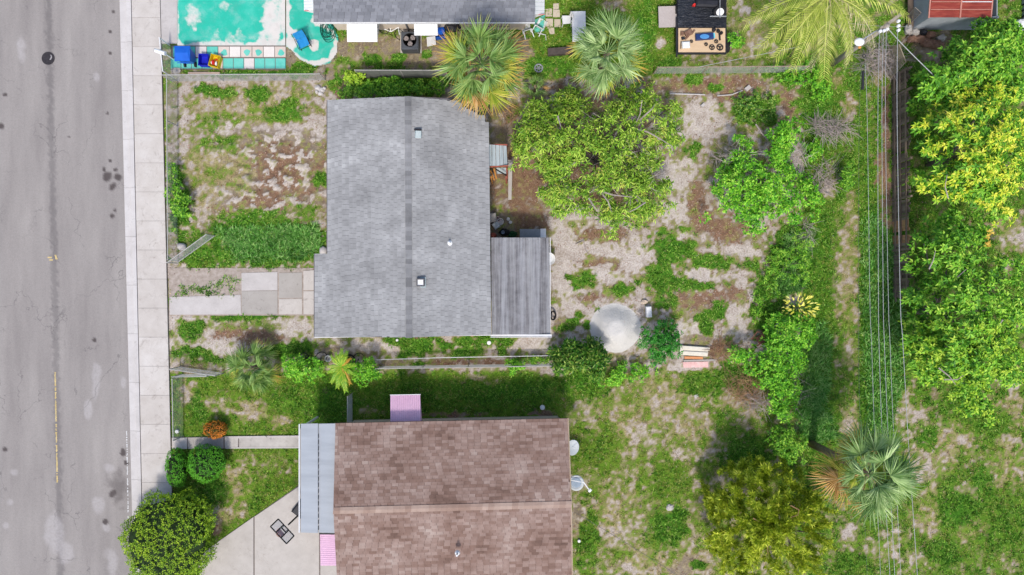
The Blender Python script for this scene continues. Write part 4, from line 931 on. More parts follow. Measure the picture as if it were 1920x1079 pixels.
t3, c3, r3, rg = tree('broad_green_tree', 'broad green tree with some orange new leaves at the right, below the yellow tree', 'tree', P_td, 1.6, 5.2, M_grn, 210, 18, 17, 8, .24, .10, .85, 43, .18, inner=.45, limb_n=16)
p, d = on_blobs(c3[::2], r3[::2], 1.0, rg, .75, .4, .05); p = p[(p[:, 1] > .5)]; p = p[:4]
v, f = rosette_leaves(p+np.array([0, 0, .1]), np.tile([0, 0, 1.0], (len(p), 1)), 8, .22, .09, .7, rg); put('orange_leaves', arrays_mesh('orange_leaves', v-np.array(t3.location), f, M_org), t3)
M_grny = leaf_mat('yellowish_green_leaf', [L_(92, 140, 24), L_(146, 186, 46), L_(186, 206, 70)], .4)
p, d = on_blobs(c3, r3*1.05, 5, rg, .75, .2, .1); k = (p[:, 1] < -1.5); p = p[k]; d = d[k]
v, f = rosette_leaves(p, unit(d*.7+np.array([0, 0, .9])), 8, .2, .08, .8, rg); put('light_leaves', arrays_mesh('light_leaves', v-np.array(t3.location), f, M_grny), t3)
for pts in [[(1742, 505), (1750, 488), (1754, 470)], [(1788, 515), (1802, 498), (1806, 492)], [(1795, 520), (1812, 505)], [(1760, 690), (1780, 706), (1792, 722)], [(1770, 712), (1796, 712), (1806, 704)], [(1880, 600), (1868, 616), (1850, 622)], [(1790, 640), (1776, 650), (1766, 664)]]:
    MB().tube([V(x, y, 4.6) for x, y in pts], .035, 5, .012).build('bare_branch', M_twig, t3)
MB().tube([V(1778, 372, 4.7), V(1772, 350, 4.9), V(1776, 328, 5.0)], .03, 5, .012).build('bare_branch', M_twig, t2)

# feathery olive-green conifers at the bottom right
M_olive = leaf_mat('olive_needle', [L_(70, 104, 12), L_(140, 162, 32), L_(190, 202, 58), L_(224, 226, 100)], .25, .3)
P_ev = [(1312, 935), (1345, 880), (1382, 856), (1440, 845), (1474, 868), (1510, 905), (1552, 920), (1576, 960), (1562, 1000), (1582, 1040), (1570, 1100), (1345, 1100), (1340, 1045), (1302, 1022), (1326, 985)]
rng = np.random.default_rng(51); x, y = poly_points(P_ev, 190, 8, rng); dd = edgedist(x, y, P_ev); hh = 1-(1-np.clip(dd/dd.max(), 0, 1))**2
ev = thing('olive_conifer', 'dense olive-green conifer with feathery upright shoots beside the leaning palm, bottom right', 'tree', V(1450, 980, 0))
V_, F_ = [], []; off = 0; mid = np.array([1450, 985.0])
for xi, yi, h in zip(x, y, hh):     # every shoot is a plume that leans out from the middle of the crown
    z1 = 1.3+3.0*h*rng.uniform(.72, 1.1); tip = to_world(np.array(xi), np.array(yi), np.array(z1)); r_ = np.array([xi-mid[0], mid[1]-yi]); r_ = r_/max(np.linalg.norm(r_), 1)
    ax = unit(np.array([r_[0]*.75+rng.normal()*.35, r_[1]*.75+rng.normal()*.35, .62])); L0 = rng.uniform(.8, 1.45); k = 20
    t_ = np.linspace(0, 1, k); pts = tip-ax*L0*(1-t_)[:, None]+rng.normal(size=(k, 3))*.035
    v, f = rosette_leaves(pts, np.tile(ax, (k, 1))+rng.normal(size=(k, 3))*.12, 9, .27*(1-.35*(h < .2)), .052, .55, rng, droop=.06)
    V_.append(v); F_.append(f+off); off += len(v)
put('crown', arrays_mesh('crown', np.concatenate(V_)-np.array(ev.location), np.concatenate(F_), M_olive), ev)
MB().tube([V(1450, 980, 0)-Vector((0, 0, .1)), V(1450, 980, 0)+Vector((0, .1, 2.0)), V(1450, 980, 0)+Vector((.1, .1, 3.4))], .16, 8, .05).build('trunk', M_bark, ev)
for i in range(10):
    a = i*.628; MB().tube([V(1450, 980, 0)+Vector((0, 0, 1.0+.1*i)), V(1450, 980, 0)+Vector((math.cos(a)*1.9, math.sin(a)*1.9, 1.7))], .05, 5, .02).build('branch', M_bark, ev)
for pts in [[(1482, 948), (1498, 956), (1496, 966), (1478, 972)], [(1430, 990), (1438, 1010), (1440, 1040)], [(1412, 972), (1426, 980)]]:
    MB().tube([V(*q, 4.0) for q in pts], .028, 5, .012).build('bare_branch', M_twigb, ev)

# clipped bushes by the street
def clipped(name, label, px, py, rx, ry, zc, rz, m, per, L=.075, wd=.045, seed=1, square=2.0, lop=.0):
    """shaped bush: tiny leaves packed on a rounded body, over an added solid dark core"""
    rng = np.random.default_rng(seed); c = np.array(V(px, py, zc)); s = (H-zc)/FPX; R = np.array([rx*s, ry*s, rz])
    N = int(per*R[0]*R[1]*PI*2.2); d = unit(rng.normal(size=(N, 3))); d = d[d[:, 2] > -.45]
    e = np.abs(d)**(2.0/square); e = unit(np.sign(d)*e) if square != 2 else d
    q = e*R; bump_ = 1+lop*(fbm(q[:, 0]*1.1+seed*3, q[:, 1]*1.1+q[:, 2]*.7, 2)-.5)*2+.12*(fbm((q[:, 0]+q[:, 2])*5+seed, (q[:, 1]-q[:, 2]*.5)*5, 3)-.5)*2
    p = c+q*bump_[:, None]*rng.uniform(.9, 1.03, len(q))[:, None]
    root = thing(name, label, 'bush', (c[0], c[1], 0)); up = unit(e/R*R.min()+np.array([0, 0, .55])+rng.normal(size=e.shape)*.35)
    v, f = rosette_leaves(p, up, 5, L, wd, .75, rng); put('leaves', arrays_mesh('leaves', v-np.array(root.location), f, m), root)
    MB().blob(c, R*.86, seed, .04, 18, 10).build('dark_core', M_core, root)  # added solid core, coloured dark like a shaded interior, blocks see-through
    MB().tube([Vector((c[0], c[1], -.1)), Vector((c[0], c[1], zc))], .08, 7).build('stem', M_bark, root)
    return root
M_core = mat('dark_core_fill', [C(20, 40, 12), C(40, 62, 20)], nz=8)
M_box = leaf_mat('small_dark_leaf', [L_(52, 90, 10), L_(106, 146, 22), L_(148, 180, 36), L_(176, 198, 54)], .3, .2)
M_box2 = leaf_mat('small_bright_leaf', [L_(36, 96, 12), L_(78, 150, 26), L_(112, 180, 40)], .2, .2)
clipped('clipped_bush', 'big rounded clipped bush overhanging the pavement at the bottom', 315, 1012, 84, 86, 1.35, 1.15, M_box, 120, .10, .05, 1, lop=.34)
clipped('clipped_bush', 'narrow oval clipped bush beside the pavement, left of the round one', 331, 881, 18, 37, .7, .6, M_box2, 260, .065, .04, 2, 2.6, lop=.26)
clipped('clipped_bush', 'round clipped bright green bush on the lawn below the front walk', 389, 868, 34, 31, .75, .65, M_box2, 230, .07, .042, 3, lop=.26)
M_croton = leaf_mat('croton_leaf', [L_(50, 84, 18), L_(120, 96, 24), L_(200, 112, 36), L_(220, 150, 50)], .35)
clipped('croton_bush', 'small orange-leaved bush beside the front walk on the lawn', 403, 806, 20, 15, .45, .4, M_croton, 190, .11, .045, 4)

# shrubs
SHRUB = dict(nb=26, rpx=11, per=40, n=7, L=.16, wd=.06, trunk=.04, limb_n=6)
def shrub(name, label, poly, z0, z1, m, seed, **k):
    a = dict(SHRUB); a.update(k); return tree(name, label, 'shrub', poly, z0, z1, m, seed=seed, **a)
M_gloss = leaf_mat('glossy_dark_leaf', [L_(20, 70, 12), L_(56, 112, 24), L_(110, 150, 50), L_(176, 190, 96)], .2, .15, .35)
shrub('glossy_shrub', 'dense shrub of drooping glossy leaves on the fence line, left of the sand heap', [(1040, 652), (1072, 638), (1122, 640), (1158, 662), (1160, 700), (1112, 716), (1064, 710), (1044, 690)], .6, 1.7, M_gloss, 61, nb=34, per=34, L=.26, wd=.075, n=8, droop=.6, rpx=15)
shrub('green_shrub', 'rounded mid-green shrub right of the sand heap', [(1192, 625), (1210, 604), (1245, 600), (1274, 622), (1278, 655), (1256, 682), (1222, 680), (1196, 655)], .5, 1.8, M_lime if False else leaf_mat('deep_green_leaf', [L_(20, 84, 20), L_(48, 124, 32), L_(84, 160, 52)], .3), 62, rpx=14)
shrub('low_shrub', 'low bright green creeper between the glossy shrub and the rounded shrub', [(1150, 690), (1180, 672), (1215, 682), (1230, 700), (1195, 716), (1120, 724), (1080, 722)], .1, .6, M_lime, 63, L=.12)
P_vine = [(1366, 650), (1420, 648), (1446, 590), (1480, 585), (1528, 596), (1528, 640), (1506, 696), (1492, 785), (1455, 800), (1440, 742), (1404, 702), (1376, 690)]
shrub('vine_hedge', 'tall mass of bright green vines growing along the back corner of the lot', P_vine, .5, 1.9, M_lime, 64, nb=160, rpx=12, per=30, L=.17, wd=.07)
shrub('vine_thicket', 'green thicket between the vine mass and the olive conifer', [(1440, 790), (1500, 790), (1512, 830), (1500, 900), (1470, 880), (1440, 840)], .3, 1.2, M_grn, 65, nb=24, rpx=12)
shrub('shrub', 'small dark green shrub alone on the grass right of the bare grey brush', [(1582, 305), (1602, 300), (1606, 330), (1600, 358), (1570, 356), (1576, 330)], .3, 1.0, M_grn, 66, nb=12, rpx=9)
shrub('green_shrub', 'bright green shrub beside the small fan palm under the gray house', [(531, 672), (560, 666), (600, 674), (616, 690), (605, 712), (560, 716), (535, 704)], .4, 1.4, M_lime, 67, rpx=12)
shrub('green_shrub', 'bright green shrub between the yellow palm and the chain fence', [(655, 680), (690, 674), (714, 680), (708, 704), (680, 722), (656, 712)], .4, 1.3, M_lime, 68, nb=18)
shrub('hedge_weed', 'dark leafy weed clump along the front fence of the overgrown lot', [(312, 312), (328, 306), (336, 340), (356, 356), (356, 396), (338, 408), (330, 440), (318, 440), (312, 380)], .25, .9, M_grn, 69, nb=30, rpx=8)
shrub('low_shrub', 'small yellowish shrub at the left end of the grey mesh wall', [(645, 138), (672, 128), (686, 134), (690, 150), (668, 164), (648, 158)], .3, .9, M_grny, 70, nb=14, rpx=8)
shrub('low_shrub', 'small bright shrub right of the plywood trailer bed', [(1364, 66), (1382, 60), (1394, 74), (1386, 92), (1368, 88)], .3, .8, M_lime, 71, nb=10, rpx=8)
shrub('creeper', 'bright green creeper spreading under the coconut palm', [(1440, 118), (1490, 112), (1540, 124), (1560, 150), (1556, 195), (1524, 206), (1502, 170), (1450, 138)], .1, .55, M_lime, 72, nb=40, rpx=10, L=.11, wd=.06)
shrub('dark_shrub', 'dark leafy weeds in the shade at the back of the overgrown lot', [(1375, 180), (1420, 172), (1462, 182), (1458, 222), (1420, 236), (1384, 226)], .1, .5, M_gloss, 73, nb=26, rpx=10, L=.13)
shrub('green_shrub', 'bright green shrub touching the top of the ragged small tree twig heap', [(1500, 268), (1530, 262), (1548, 276), (1530, 300), (1505, 300)], .2, .7, M_lime, 74, nb=12, rpx=8)
shrub('low_shrub', 'leafy creeper clump across the chain fence by the glossy shrub', [(948, 676), (972, 670), (984, 682), (974, 702), (958, 704)], .2, .8, M_lime, 75, nb=10, rpx=7)
shrub('low_shrub', 'low weed clump on the fence line left of the leafy creeper', [(990, 668), (1030, 664), (1034, 680), (996, 684)], .1, .4, M_grn, 76, nb=10, rpx=7)
# yellow radiating shrub: leaves large enough to be picked apart
M_yleaf = leaf_mat('yellow_striped_leaf', [L_(190, 196, 50), L_(222, 216, 96), L_(236, 230, 140)], .15, .2)
ys = thing('yellow_leaved_shrub', 'shrub with bright yellow strap leaves radiating above the vine mass', 'shrub', G(1498, 578, .9)); rng = np.random.default_rng(81)
lv = np.array([[0, 0, 0]]); v, f = leaf_arrays(lv, np.array([[1.0, 0, .25]]), np.array([.34]), np.array([.11]), fold=.2, droop=.2); yme = arrays_mesh('leaf', v, f, M_yleaf)
for i in range(96):
    a = rng.uniform(0, 6.28); q = math.sqrt(rng.random()); p = V(1499+33*q*math.cos(a), 577+24*q*math.sin(a), .75+.5*(1-q*q))-ys.location
    put('leaf', yme, ys, p, (rng.uniform(-.3, .3), -.75+q*.7+rng.uniform(-.2, .2), -a+rng.uniform(-.5, .5)), [rng.uniform(.55, .9)]*3)
MB().tube([ys.location-Vector((0, 0, .05)), ys.location+Vector((0, 0, .9))], .05, 6, .02).build('stem', M_bark, ys)
c, r = blobs([(1462, 590), (1480, 570), (1520, 575), (1528, 600), (1490, 612)], 14, 8, .3, .75, rng); p, d = on_blobs(c, r, 40, rng)
v, f = rosette_leaves(p, unit(d+np.array([0, 0, .8])), 6, .16, .06, .8, rng); put('lower_leaves', arrays_mesh('lower_leaves', v-np.array(ys.location), f, M_gloss), ys)

# ------------------------------------------------------------------ palms
def fan_mesh(name, m, n=25, L=1.05, pet=.95, spread=1.85, droop=.35, seed=0):
    """costapalmate leaf: petiole along +X, pleated leaflets fanned about its tip"""
    rr = random.Random(seed); mb = MB(); mb.tube([(0, 0, 0), (pet*.55, 0, .02), (pet, 0, 0)], .022, 4, .014)
    pts = []; b = Vector((pet, 0, 0))
    for i in range(n):      # a pleated blade that splits into drooping tips
        a = lerp(-spread, spread, i/(n-1))+rr.uniform(-.05, .05); l = L*(.66+.34*math.cos(a*.62))*rr.uniform(.84, 1.06)
        d = Vector((math.cos(a), math.sin(a), 0)); s = Vector((-d.y, d.x, 0)); dz = -abs(math.sin(a*.5))*.34
        hw = spread/(n-1)*1.02; q = l*.36
        e0, e1 = [b+Vector((math.cos(a+k), math.sin(a+k), 0))*q+Vector((0, 0, dz*q-.028)) for k in (-hw, hw)]
        c = b+d*q+Vector((0, 0, dz*q+.03)); bend = rr.uniform(.5, 1.5)*droop; tip = b+d*l*rr.uniform(.86, .98)+s*rr.uniform(-.06, .06)+Vector((0, 0, dz*l-bend*l*.40))
        mb.add([b, e0, c, e1, tip], [(0, 1, 2), (0, 2, 3), (1, 4, 2), (2, 4, 3)])
    return mb.mesh(name, m)
M_palm = leaf_mat('fan_palm_leaf', [L_(62, 98, 40), L_(116, 150, 76), L_(166, 192, 118)], .1, .12, .45, tip=(L_(206, 190, 92), 1.45, 2.0, .7))
M_palmy = leaf_mat('yellowing_palm_leaf', [L_(118, 146, 44), L_(168, 180, 70), L_(204, 194, 96)], .2, .12, .6, tip=(L_(214, 158, 84), 1.3, 1.85, .85))
M_palmb = leaf_mat('dead_palm_leaf', [L_(150, 116, 62), L_(190, 152, 92), L_(214, 184, 134)], .2, .15, .8)
M_palms = leaf_mat('silvery_palm_leaf', [L_(84, 120, 62), L_(142, 172, 106), L_(198, 216, 156)], .1, .2, .5)
M_ptrunk = mat('palm_trunk_fibre', [C(110, 88, 70), C(160, 140, 120)], nz=8)
FAN = {k: [fan_mesh('frond', m, seed=s, droop=.3+.1*s) for s in range(3)] for k, m in (('g', M_palm), ('y', M_palmy), ('b', M_palmb), ('s', M_palms))}
def fan_palm(label, px, py, z, sc, n, seed, main='g', old=.25, tilt_dir=None, name='cabbage_palm', dead=None, elev=(1.25, -.55)):
    rng = np.random.default_rng(seed); top = V(px, py, z); base = G(px, py, z)
    root = thing(name, label, 'palm tree', base)
    MB().tube([base-Vector((0, 0, .1)), lerp(base, top, .5)+Vector((.05, 0, 0)), top+Vector((0, 0, .1))], .17*sc, 9, .13*sc).build('trunk', M_ptrunk, root, smooth=True)
    for i in range(n):
        t = i/(n-1); a = i*2.39996+rng.uniform(-.45, .45); e = lerp(elev[0], elev[1], t**.75)+rng.uniform(-.28, .28)
        k = main
        if t > 1-old: k = 'b' if rng.random() < .3 else 'y'
        elif t > 1-old*2 and rng.random() < .5: k = 'y'
        if dead is not None and math.cos(a-dead) > .55 and t > .35: k = 'b' if rng.random() < .5 else 'y'
        s = sc*rng.uniform(.64, 1.14)*(.8+.2*min(1, t*2))
        put('frond', FAN[k][int(rng.integers(3))], root, (top-base)+Vector((0, 0, .1-.25*t)), (rng.uniform(-.6, .6), -e, a), (s, s, s))
    return root
fan_palm('large cabbage palm with browning lower fronds overhanging the top corner of the gray house', 903, 122, 5.0, 1.22, 44, 1, 'g', .36)
fan_palm('cabbage palm with blue-green fronds right of the larger browning one', 1138, 100, 4.2, 1.12, 38, 2, 's', .22)
fan_palm('small low fan palm on the fence line in front of the brown house', 472, 690, 1.1, .82, 28, 3, 'g', .05, name='small_fan_palm', elev=(1.1, -.1))
fan_palm('tall cabbage palm with dead brown fronds on its left side, beside the olive conifer', 1628, 888, 5.8, 1.2, 48, 4, 's', .08, dead=2.75, elev=(1.1, -.6))
fan_palm('tiny dark fan palm in the shade between the two cabbage palms', 1003, 162, .8, .48, 14, 5, 'g', .05, name='small_fan_palm', elev=(1.0, .0))
# stray fronds of the second palm hanging to its left
def pinnate_mesh(name, m, L=3.4, n=34, lw=.05, ll=.75, sag=1.0, seed=0):
    rr = random.Random(seed); mb = MB(); pts = []
    for i in range(9):
        t = i/8; pts.append(Vector((L*(t-.08*t*t), 0, .55*L*.5*t-sag*L*.55*t*t)))
    mb.tube(pts, .04, 5, .008)
    P_ = lambda t: lerp(pts[min(7, int(t*8))], pts[min(7, int(t*8))+1], t*8-min(7, int(t*8)))
    for i in range(n):
        t = .14+.86*i/(n-1); b = P_(t); fwd = (P_(min(1, t+.05))-P_(max(0, t-.05))).normalized(); l = ll*(.55+.45*math.sin(PI*min(1, t*1.05+.08)))*rr.uniform(.85, 1.1)
        for s in (-1, 1):
            d = (fwd*.75+Vector((0, s*.8, 0))+Vector((0, 0, rr.uniform(-.1, .15)))).normalized(); w = fwd*lw*.5
            p1 = b+d*l*.55; p2 = b+d*l*.95+Vector((0, 0, -l*rr.uniform(.25, .55)))+fwd*.1*l
            mb.add([b-w*.5, b+w*.5, p1+w, p1-w, p2], [(0, 1, 2, 3), (3, 2, 4)] if s < 0 else [(3, 2, 1, 0), (4, 2, 3)])
    return mb.mesh(name, m)
M_coco = leaf_mat('coconut_leaf', [L_(120, 140, 44), L_(170, 182, 76), L_(206, 208, 116)], .15, .25)
M_cocob = leaf_mat('dry_coconut_leaf', [L_(180, 164, 120), L_(214, 198, 160), L_(226, 214, 186)], .15, .2, .8)
CO = {'g': [pinnate_mesh('frond', M_coco, seed=s, sag=.9+.12*s) for s in range(3)], 'b': [pinnate_mesh('frond', M_cocob, seed=5, sag=1.25, n=26, lw=.03)]}
ctop = V(1552, -8, 5.2); cb_ = G(1552, -8, 5.2); coco = thing('coconut_palm', 'coconut palm with long yellow-green feather fronds at the top edge', 'palm tree', cb_)
MB().tube([cb_-Vector((0, 0, .1)), cb_+Vector((.1, .1, 2.6)), ctop], .17, 9, .12).build('trunk', M_ptrunk, coco, smooth=True)
for tx, ty, k, e in [(1395, 30, 'g', .35), (1405, 92, 'g', .2), (1450, 100, 'g', .3), (1528, 140, 'g', .1), (1592, 110, 'g', .3), (1632, 52, 'g', .25), (1700, 24, 'g', .35), (1420, -20, 'g', .5), (1500, 60, 'g', .6), (1570, 70, 'g', .7), (1610, -30, 'g', .5), (1520, -100, 'g', .3), (1600, -110, 'g', .3), (1660, -60, 'g', .3), (1450, -80, 'g', .3), (1480, 118, 'g', .05), (1660, 70, 'b', .0), (1550, 120, 'b', .0), (1625, 95, 'b', -.1)]:
    d = V(tx, ty, 4.6)-ctop; a = math.atan2(d.y, d.x); s = min(1.12, max(.55, math.hypot(d.x, d.y)/3.1))
    put('frond', CO[k][random.randrange(len(CO[k]))], coco, ctop-cb_+Vector((0, 0, .05)), (random.uniform(-.5, .5), -e*.6, a), (s, s, s))
yp = thing('young_yellow_palm', 'small yellow-green feather palm beside the chain fence in front of the brown house', 'palm tree', G(640, 690, 1.2)); yt = V(640, 688, 1.3)
M_yp = leaf_mat('yellow_green_frond', [L_(74, 130, 24), L_(124, 168, 42), L_(176, 188, 60)], .2); M_ypo = leaf_mat('orange_frond', [L_(200, 150, 60), L_(214, 176, 80)])
ypm = pinnate_mesh('frond', M_yp, 1.3, 20, .06, .36, 1.0, 3); ypo = pinnate_mesh('frond', M_ypo, 1.2, 18, .06, .34, 1.2, 4)
MB().tube([yp.location, yt], .06, 6, .04).build('trunk', M_ptrunk, yp)
for i, (a, s, q) in enumerate([(-1.7, .85, 0), (-1.35, 1.0, 0), (-2.1, .75, 0), (-1.1, .8, 1), (1.6, .7, 0), (2.4, .6, 0), (.8, .5, 1), (-2.7, .6, 0), (-1.55, .7, 0), (.2, .6, 0), (3.1, .55, 0), (1.2, .65, 0), (2.0, .6, 0), (-.5, .6, 0)]):
    put('frond', ypo if q else ypm, yp, yt-yp.location, (random.uniform(-.2, .2), -.3, a), (s, s, s))

# ------------------------------------------------------------------ heaps of bare brush
def brush(label, px, py, rx, ry, z1, n, m=M_twig, seed=1, L=.8, r=.011):
    rng = np.random.default_rng(seed); twigs(rng, px, py, rx, ry, .05, z1, n, r, L).single('brush_pile', m, label, 'brush pile')
shrub('low_hedge', 'dark green strip of dense weeds between the grey mesh screen and gray house', [(660, 150), (700, 146), (834, 150), (840, 172), (760, 184), (640, 186), (625, 182)], .15, .8, M_grn, 78, nb=80, rpx=10, L=.14, wd=.06)
shrub('vine_thicket', 'long green weed thicket at the back lot edge above the yellow strap-leaved shrub', [(1450, 440), (1500, 425), (1528, 450), (1520, 520), (1500, 560), (1455, 560), (1425, 620), (1402, 600), (1418, 540)], .1, .7, M_grn, 77, nb=60, rpx=12, per=22, L=.17, wd=.04)
brush('heap of bare grey twigs on the grass left of the wires', 1556, 240, 38, 17, .6, 190, seed=1)
brush('bare grey twigs spread on sand below the larger twig heap', 1546, 335, 22, 30, .3, 110, seed=2)
brush('bare pale twigs hanging about the foot of the utility pole', 1652, 112, 34, 30, .9, 230, seed=3, L=.9)
brush('dead brown brush at the back edge of the brown house lawn', 1400, 728, 34, 28, .7, 170, M_twigb, 4)
brush('grey dead branches below the dead brown brush', 1420, 755, 22, 16, .7, 90, M_twig, 5)
brush('few grey branches caught between vine mass and tall grass', 1492, 730, 8, 40, .8, 40, M_twig, 6)
brush('bare grey dead stalk cluster under the ragged small tree', 1512, 440, 10, 28, .6, 40, M_twig, 7)
brush('loose grey twigs on the ground by the back fence junk', 1362, 655, 20, 16, .3, 60, M_twigb, 8)
brush('dry grey stalks in the shade left of the large narrow-leaved tree', 955, 215, 26, 20, .5, 60, M_twigb, 9)

# ------------------------------------------------------------------ grass blades, fallen leaves
COVF = lambda px, py: (COV[np.clip(np.searchsorted(gy, (539.5-py)/36), 0, ny-1), np.clip(np.searchsorted(gx, (px-960)/36), 0, nx-1)])
BLOCK = [[(590, 478), (616, 478), (616, 190), (916, 190), (1032, 446), (1032, 628), (590, 632)], [(640, 800), (1060, 790), (1066, 1100), (640, 1100)], [(600, -20), (990, -20), (990, 50), (600, 50)], [(566, 904), (398, 1022), (374, 1046), (374, 1160), (640, 1160), (640, 904)], [(323, 817), (600, 816), (600, 842), (323, 843)], [(452, 508), (600, 506), (600, 591), (452, 591)], [(322, 564), (452, 560), (452, 590), (322, 591)], [(-20, -40), (333, -40), (333, 80), (308, 90), (312, 300), (320, 700), (320, 1130), (-20, 1130)], [(300, -40), (537, -40), (537, 132), (320, 132)], [(537, -40), (592, -40), (598, 40), (628, 60), (630, 95), (590, 120), (555, 100), (537, 90)]]
def grass(name, label, n, sel, Lr, wr, m, nb, seed, spread=.9):
    rng = np.random.default_rng(seed); x = rng.uniform(300, 1950, n); y = rng.uniform(-30, 1110, n); c = COVF(x, y)
    k = rng.random(n) < sel(c, .5+.34*BRK[np.clip(np.searchsorted(gy, (539.5-y)/36), 0, ny-1), np.clip(np.searchsorted(gx, (x-960)/36), 0, nx-1)])
    for b in BLOCK: k &= ~inpoly(x, y, b)
    x, y = x[k], y[k]; N = len(x); p = np.stack([(x-960)/36, (539.5-y)/36], 1); z = gz(p[:, 0], p[:, 1]); p = np.concatenate([p, z[:, None]], 1)
    v, f = rosette_leaves(p, unit(np.tile([0, 0, 1.0], (N, 1))+rng.normal(size=(N, 3))*.25), nb, Lr, wr, spread*.72, rng, fold=.1, droop=.35)
    tag(put(name, arrays_mesh(name, v, f, m)), label, 'grass', kind='stuff'); return N
M_gr = leaf_mat('lawn_blade', [L_(66, 88, 22), L_(114, 136, 40), L_(158, 168, 72), L_(204, 194, 136)], .35, .15, nz=1.2)
M_gl = leaf_mat('weed_blade', [L_(32, 84, 12), L_(78, 138, 28), L_(124, 176, 54), L_(184, 208, 108)], .35, .15, nz=1.0)
M_gd = leaf_mat('dry_blade', [L_(150, 132, 92), L_(190, 170, 130), L_(206, 190, 156)], .3, .15, .8)
M_lf = mat('fallen_leaf', [C(80, 50, 40), C(140, 96, 76), C(176, 136, 112), C(200, 176, 160)], rnd=.9, nz=3, fa=0)
def s_lawn(c, n): return np.clip((c[:, 0]*1.05+(n-.5)*2.2-.42)*1.5, 0, 1)*(1-c[:, 1]*.8)
def s_lush(c, n): return np.clip((c[:, 0]*.95+(n-.5)*2.0-.38)*1.5, 0, 1)*np.clip(c[:, 1]*1.6-.15, 0, 1)
def s_dry(c, n): return np.clip(c[:, 4]*1.2+(n-.5)*.8-.15, 0, 1)*.8
def s_weed(c, n): return np.clip((n-.70)*6, 0, 1)*np.clip(1.1-c[:, 3]*.6-c[:, 2]*.45, 0, 1)
grass('lawn_grass', 'short patchy green lawn grass round the brown house and in the alley', 90000, s_lawn, .13, .022, M_gr, 6, 1)
grass('tall_weeds', 'lush green weeds and long grass over the empty lot and alley', 72000, s_lush, .24, .03, M_gl, 7, 2, .8)
grass('dry_grass', 'straw-coloured dead grass between the green patches', 40000, s_dry, .14, .018, M_gd, 5, 3)
grass('scattered_weeds', 'sparse small weeds scattered over the bare sandy soil', 26000, s_weed, .12, .035, M_gl, 6, 4)
def long_grass(name, label, polys, n, L, m, seed):
    rng = np.random.default_rng(seed); P = []
    for poly in polys:
        x, y = poly_points(poly, n, 8, rng); P.append(np.stack([x, y], 1))
    P = np.concatenate(P); p = np.stack([(P[:, 0]-960)/36, (539.5-P[:, 1])/36], 1); p = np.concatenate([p, gz(p[:, 0], p[:, 1])[:, None]], 1)
    lean = fbm(p[:, 0]*.8, p[:, 1]*.8, 3)*9; ax = unit(np.stack([np.cos(lean)*.5, np.sin(lean)*.5, np.ones(len(p))], 1))
    v, f = rosette_leaves(p, ax, 8, L, .03, .82, rng, fold=.1, droop=.25); tag(put(name, arrays_mesh(name, v, f, m)), label, 'grass', kind='stuff')
M_tall = leaf_mat('long_grass_blade', [L_(60, 124, 44), L_(104, 170, 72), L_(152, 204, 112), L_(206, 228, 160)], .25, .3, .45)
long_grass('long_grass', 'long blue-green grass in two strips along the alley', [[(1500, 640), (1545, 600), (1560, 660), (1548, 760), (1570, 820), (1520, 840), (1490, 800), (1506, 700)], [(1612, 420), (1640, 400), (1690, 470), (1694, 600), (1692, 720), (1670, 815), (1630, 830), (1614, 700)], [(1470, 440), (1520, 430), (1510, 540), (1450, 560)], [(400, 430), (500, 425), (600, 420), (604, 470), (560, 490), (440, 490)]], 900, .42, M_tall, 12)
def scatter_leaves(name, label, n, sel, m, seed, L=.09):
    rng = np.random.default_rng(seed); x = rng.uniform(310, 1900, n); y = rng.uniform(-20, 1090, n); c = COVF(x, y); k = rng.random(n) < sel(c, fbm(x/14, y/14, 4))
    for b in BLOCK: k &= ~inpoly(x, y, b)
    x, y = x[k], y[k]; N = len(x); p = np.stack([(x-960)/36, (539.5-y)/36], 1); p = np.concatenate([p, gz(p[:, 0], p[:, 1])[:, None]+.025], 1)
    a = rng.random(N)*6.28; v, f = leaf_arrays(p, np.stack([np.cos(a), np.sin(a), rng.normal(size=N)*.2], 1), L*rng.uniform(.5, 1.5, N), L*.45*rng.uniform(.6, 1.3, N), fold=.2, droop=.05)
    tag(put(name, arrays_mesh(name, v, f, m)), label, 'fallen leaves', kind='stuff')
scatter_leaves('leaf_litter', 'brown fallen leaves lying over the bare soil of the empty lot', 90000, lambda c, n: np.clip(c[:, 3]*1.1+(n-.5)*.9-.12, 0, 1)*.75, M_lf, 5)
scatter_leaves('pale_debris', 'small pale chips and bits of rubbish strewn on the soil', 9000, lambda c, n: np.clip(c[:, 3]*.5+c[:, 2]*.5+(n-.5)-.1, 0, .5), mat('pale_chip', [C(190, 180, 172), C(228, 222, 216)], rnd=.9, fa=0), 6, .06)

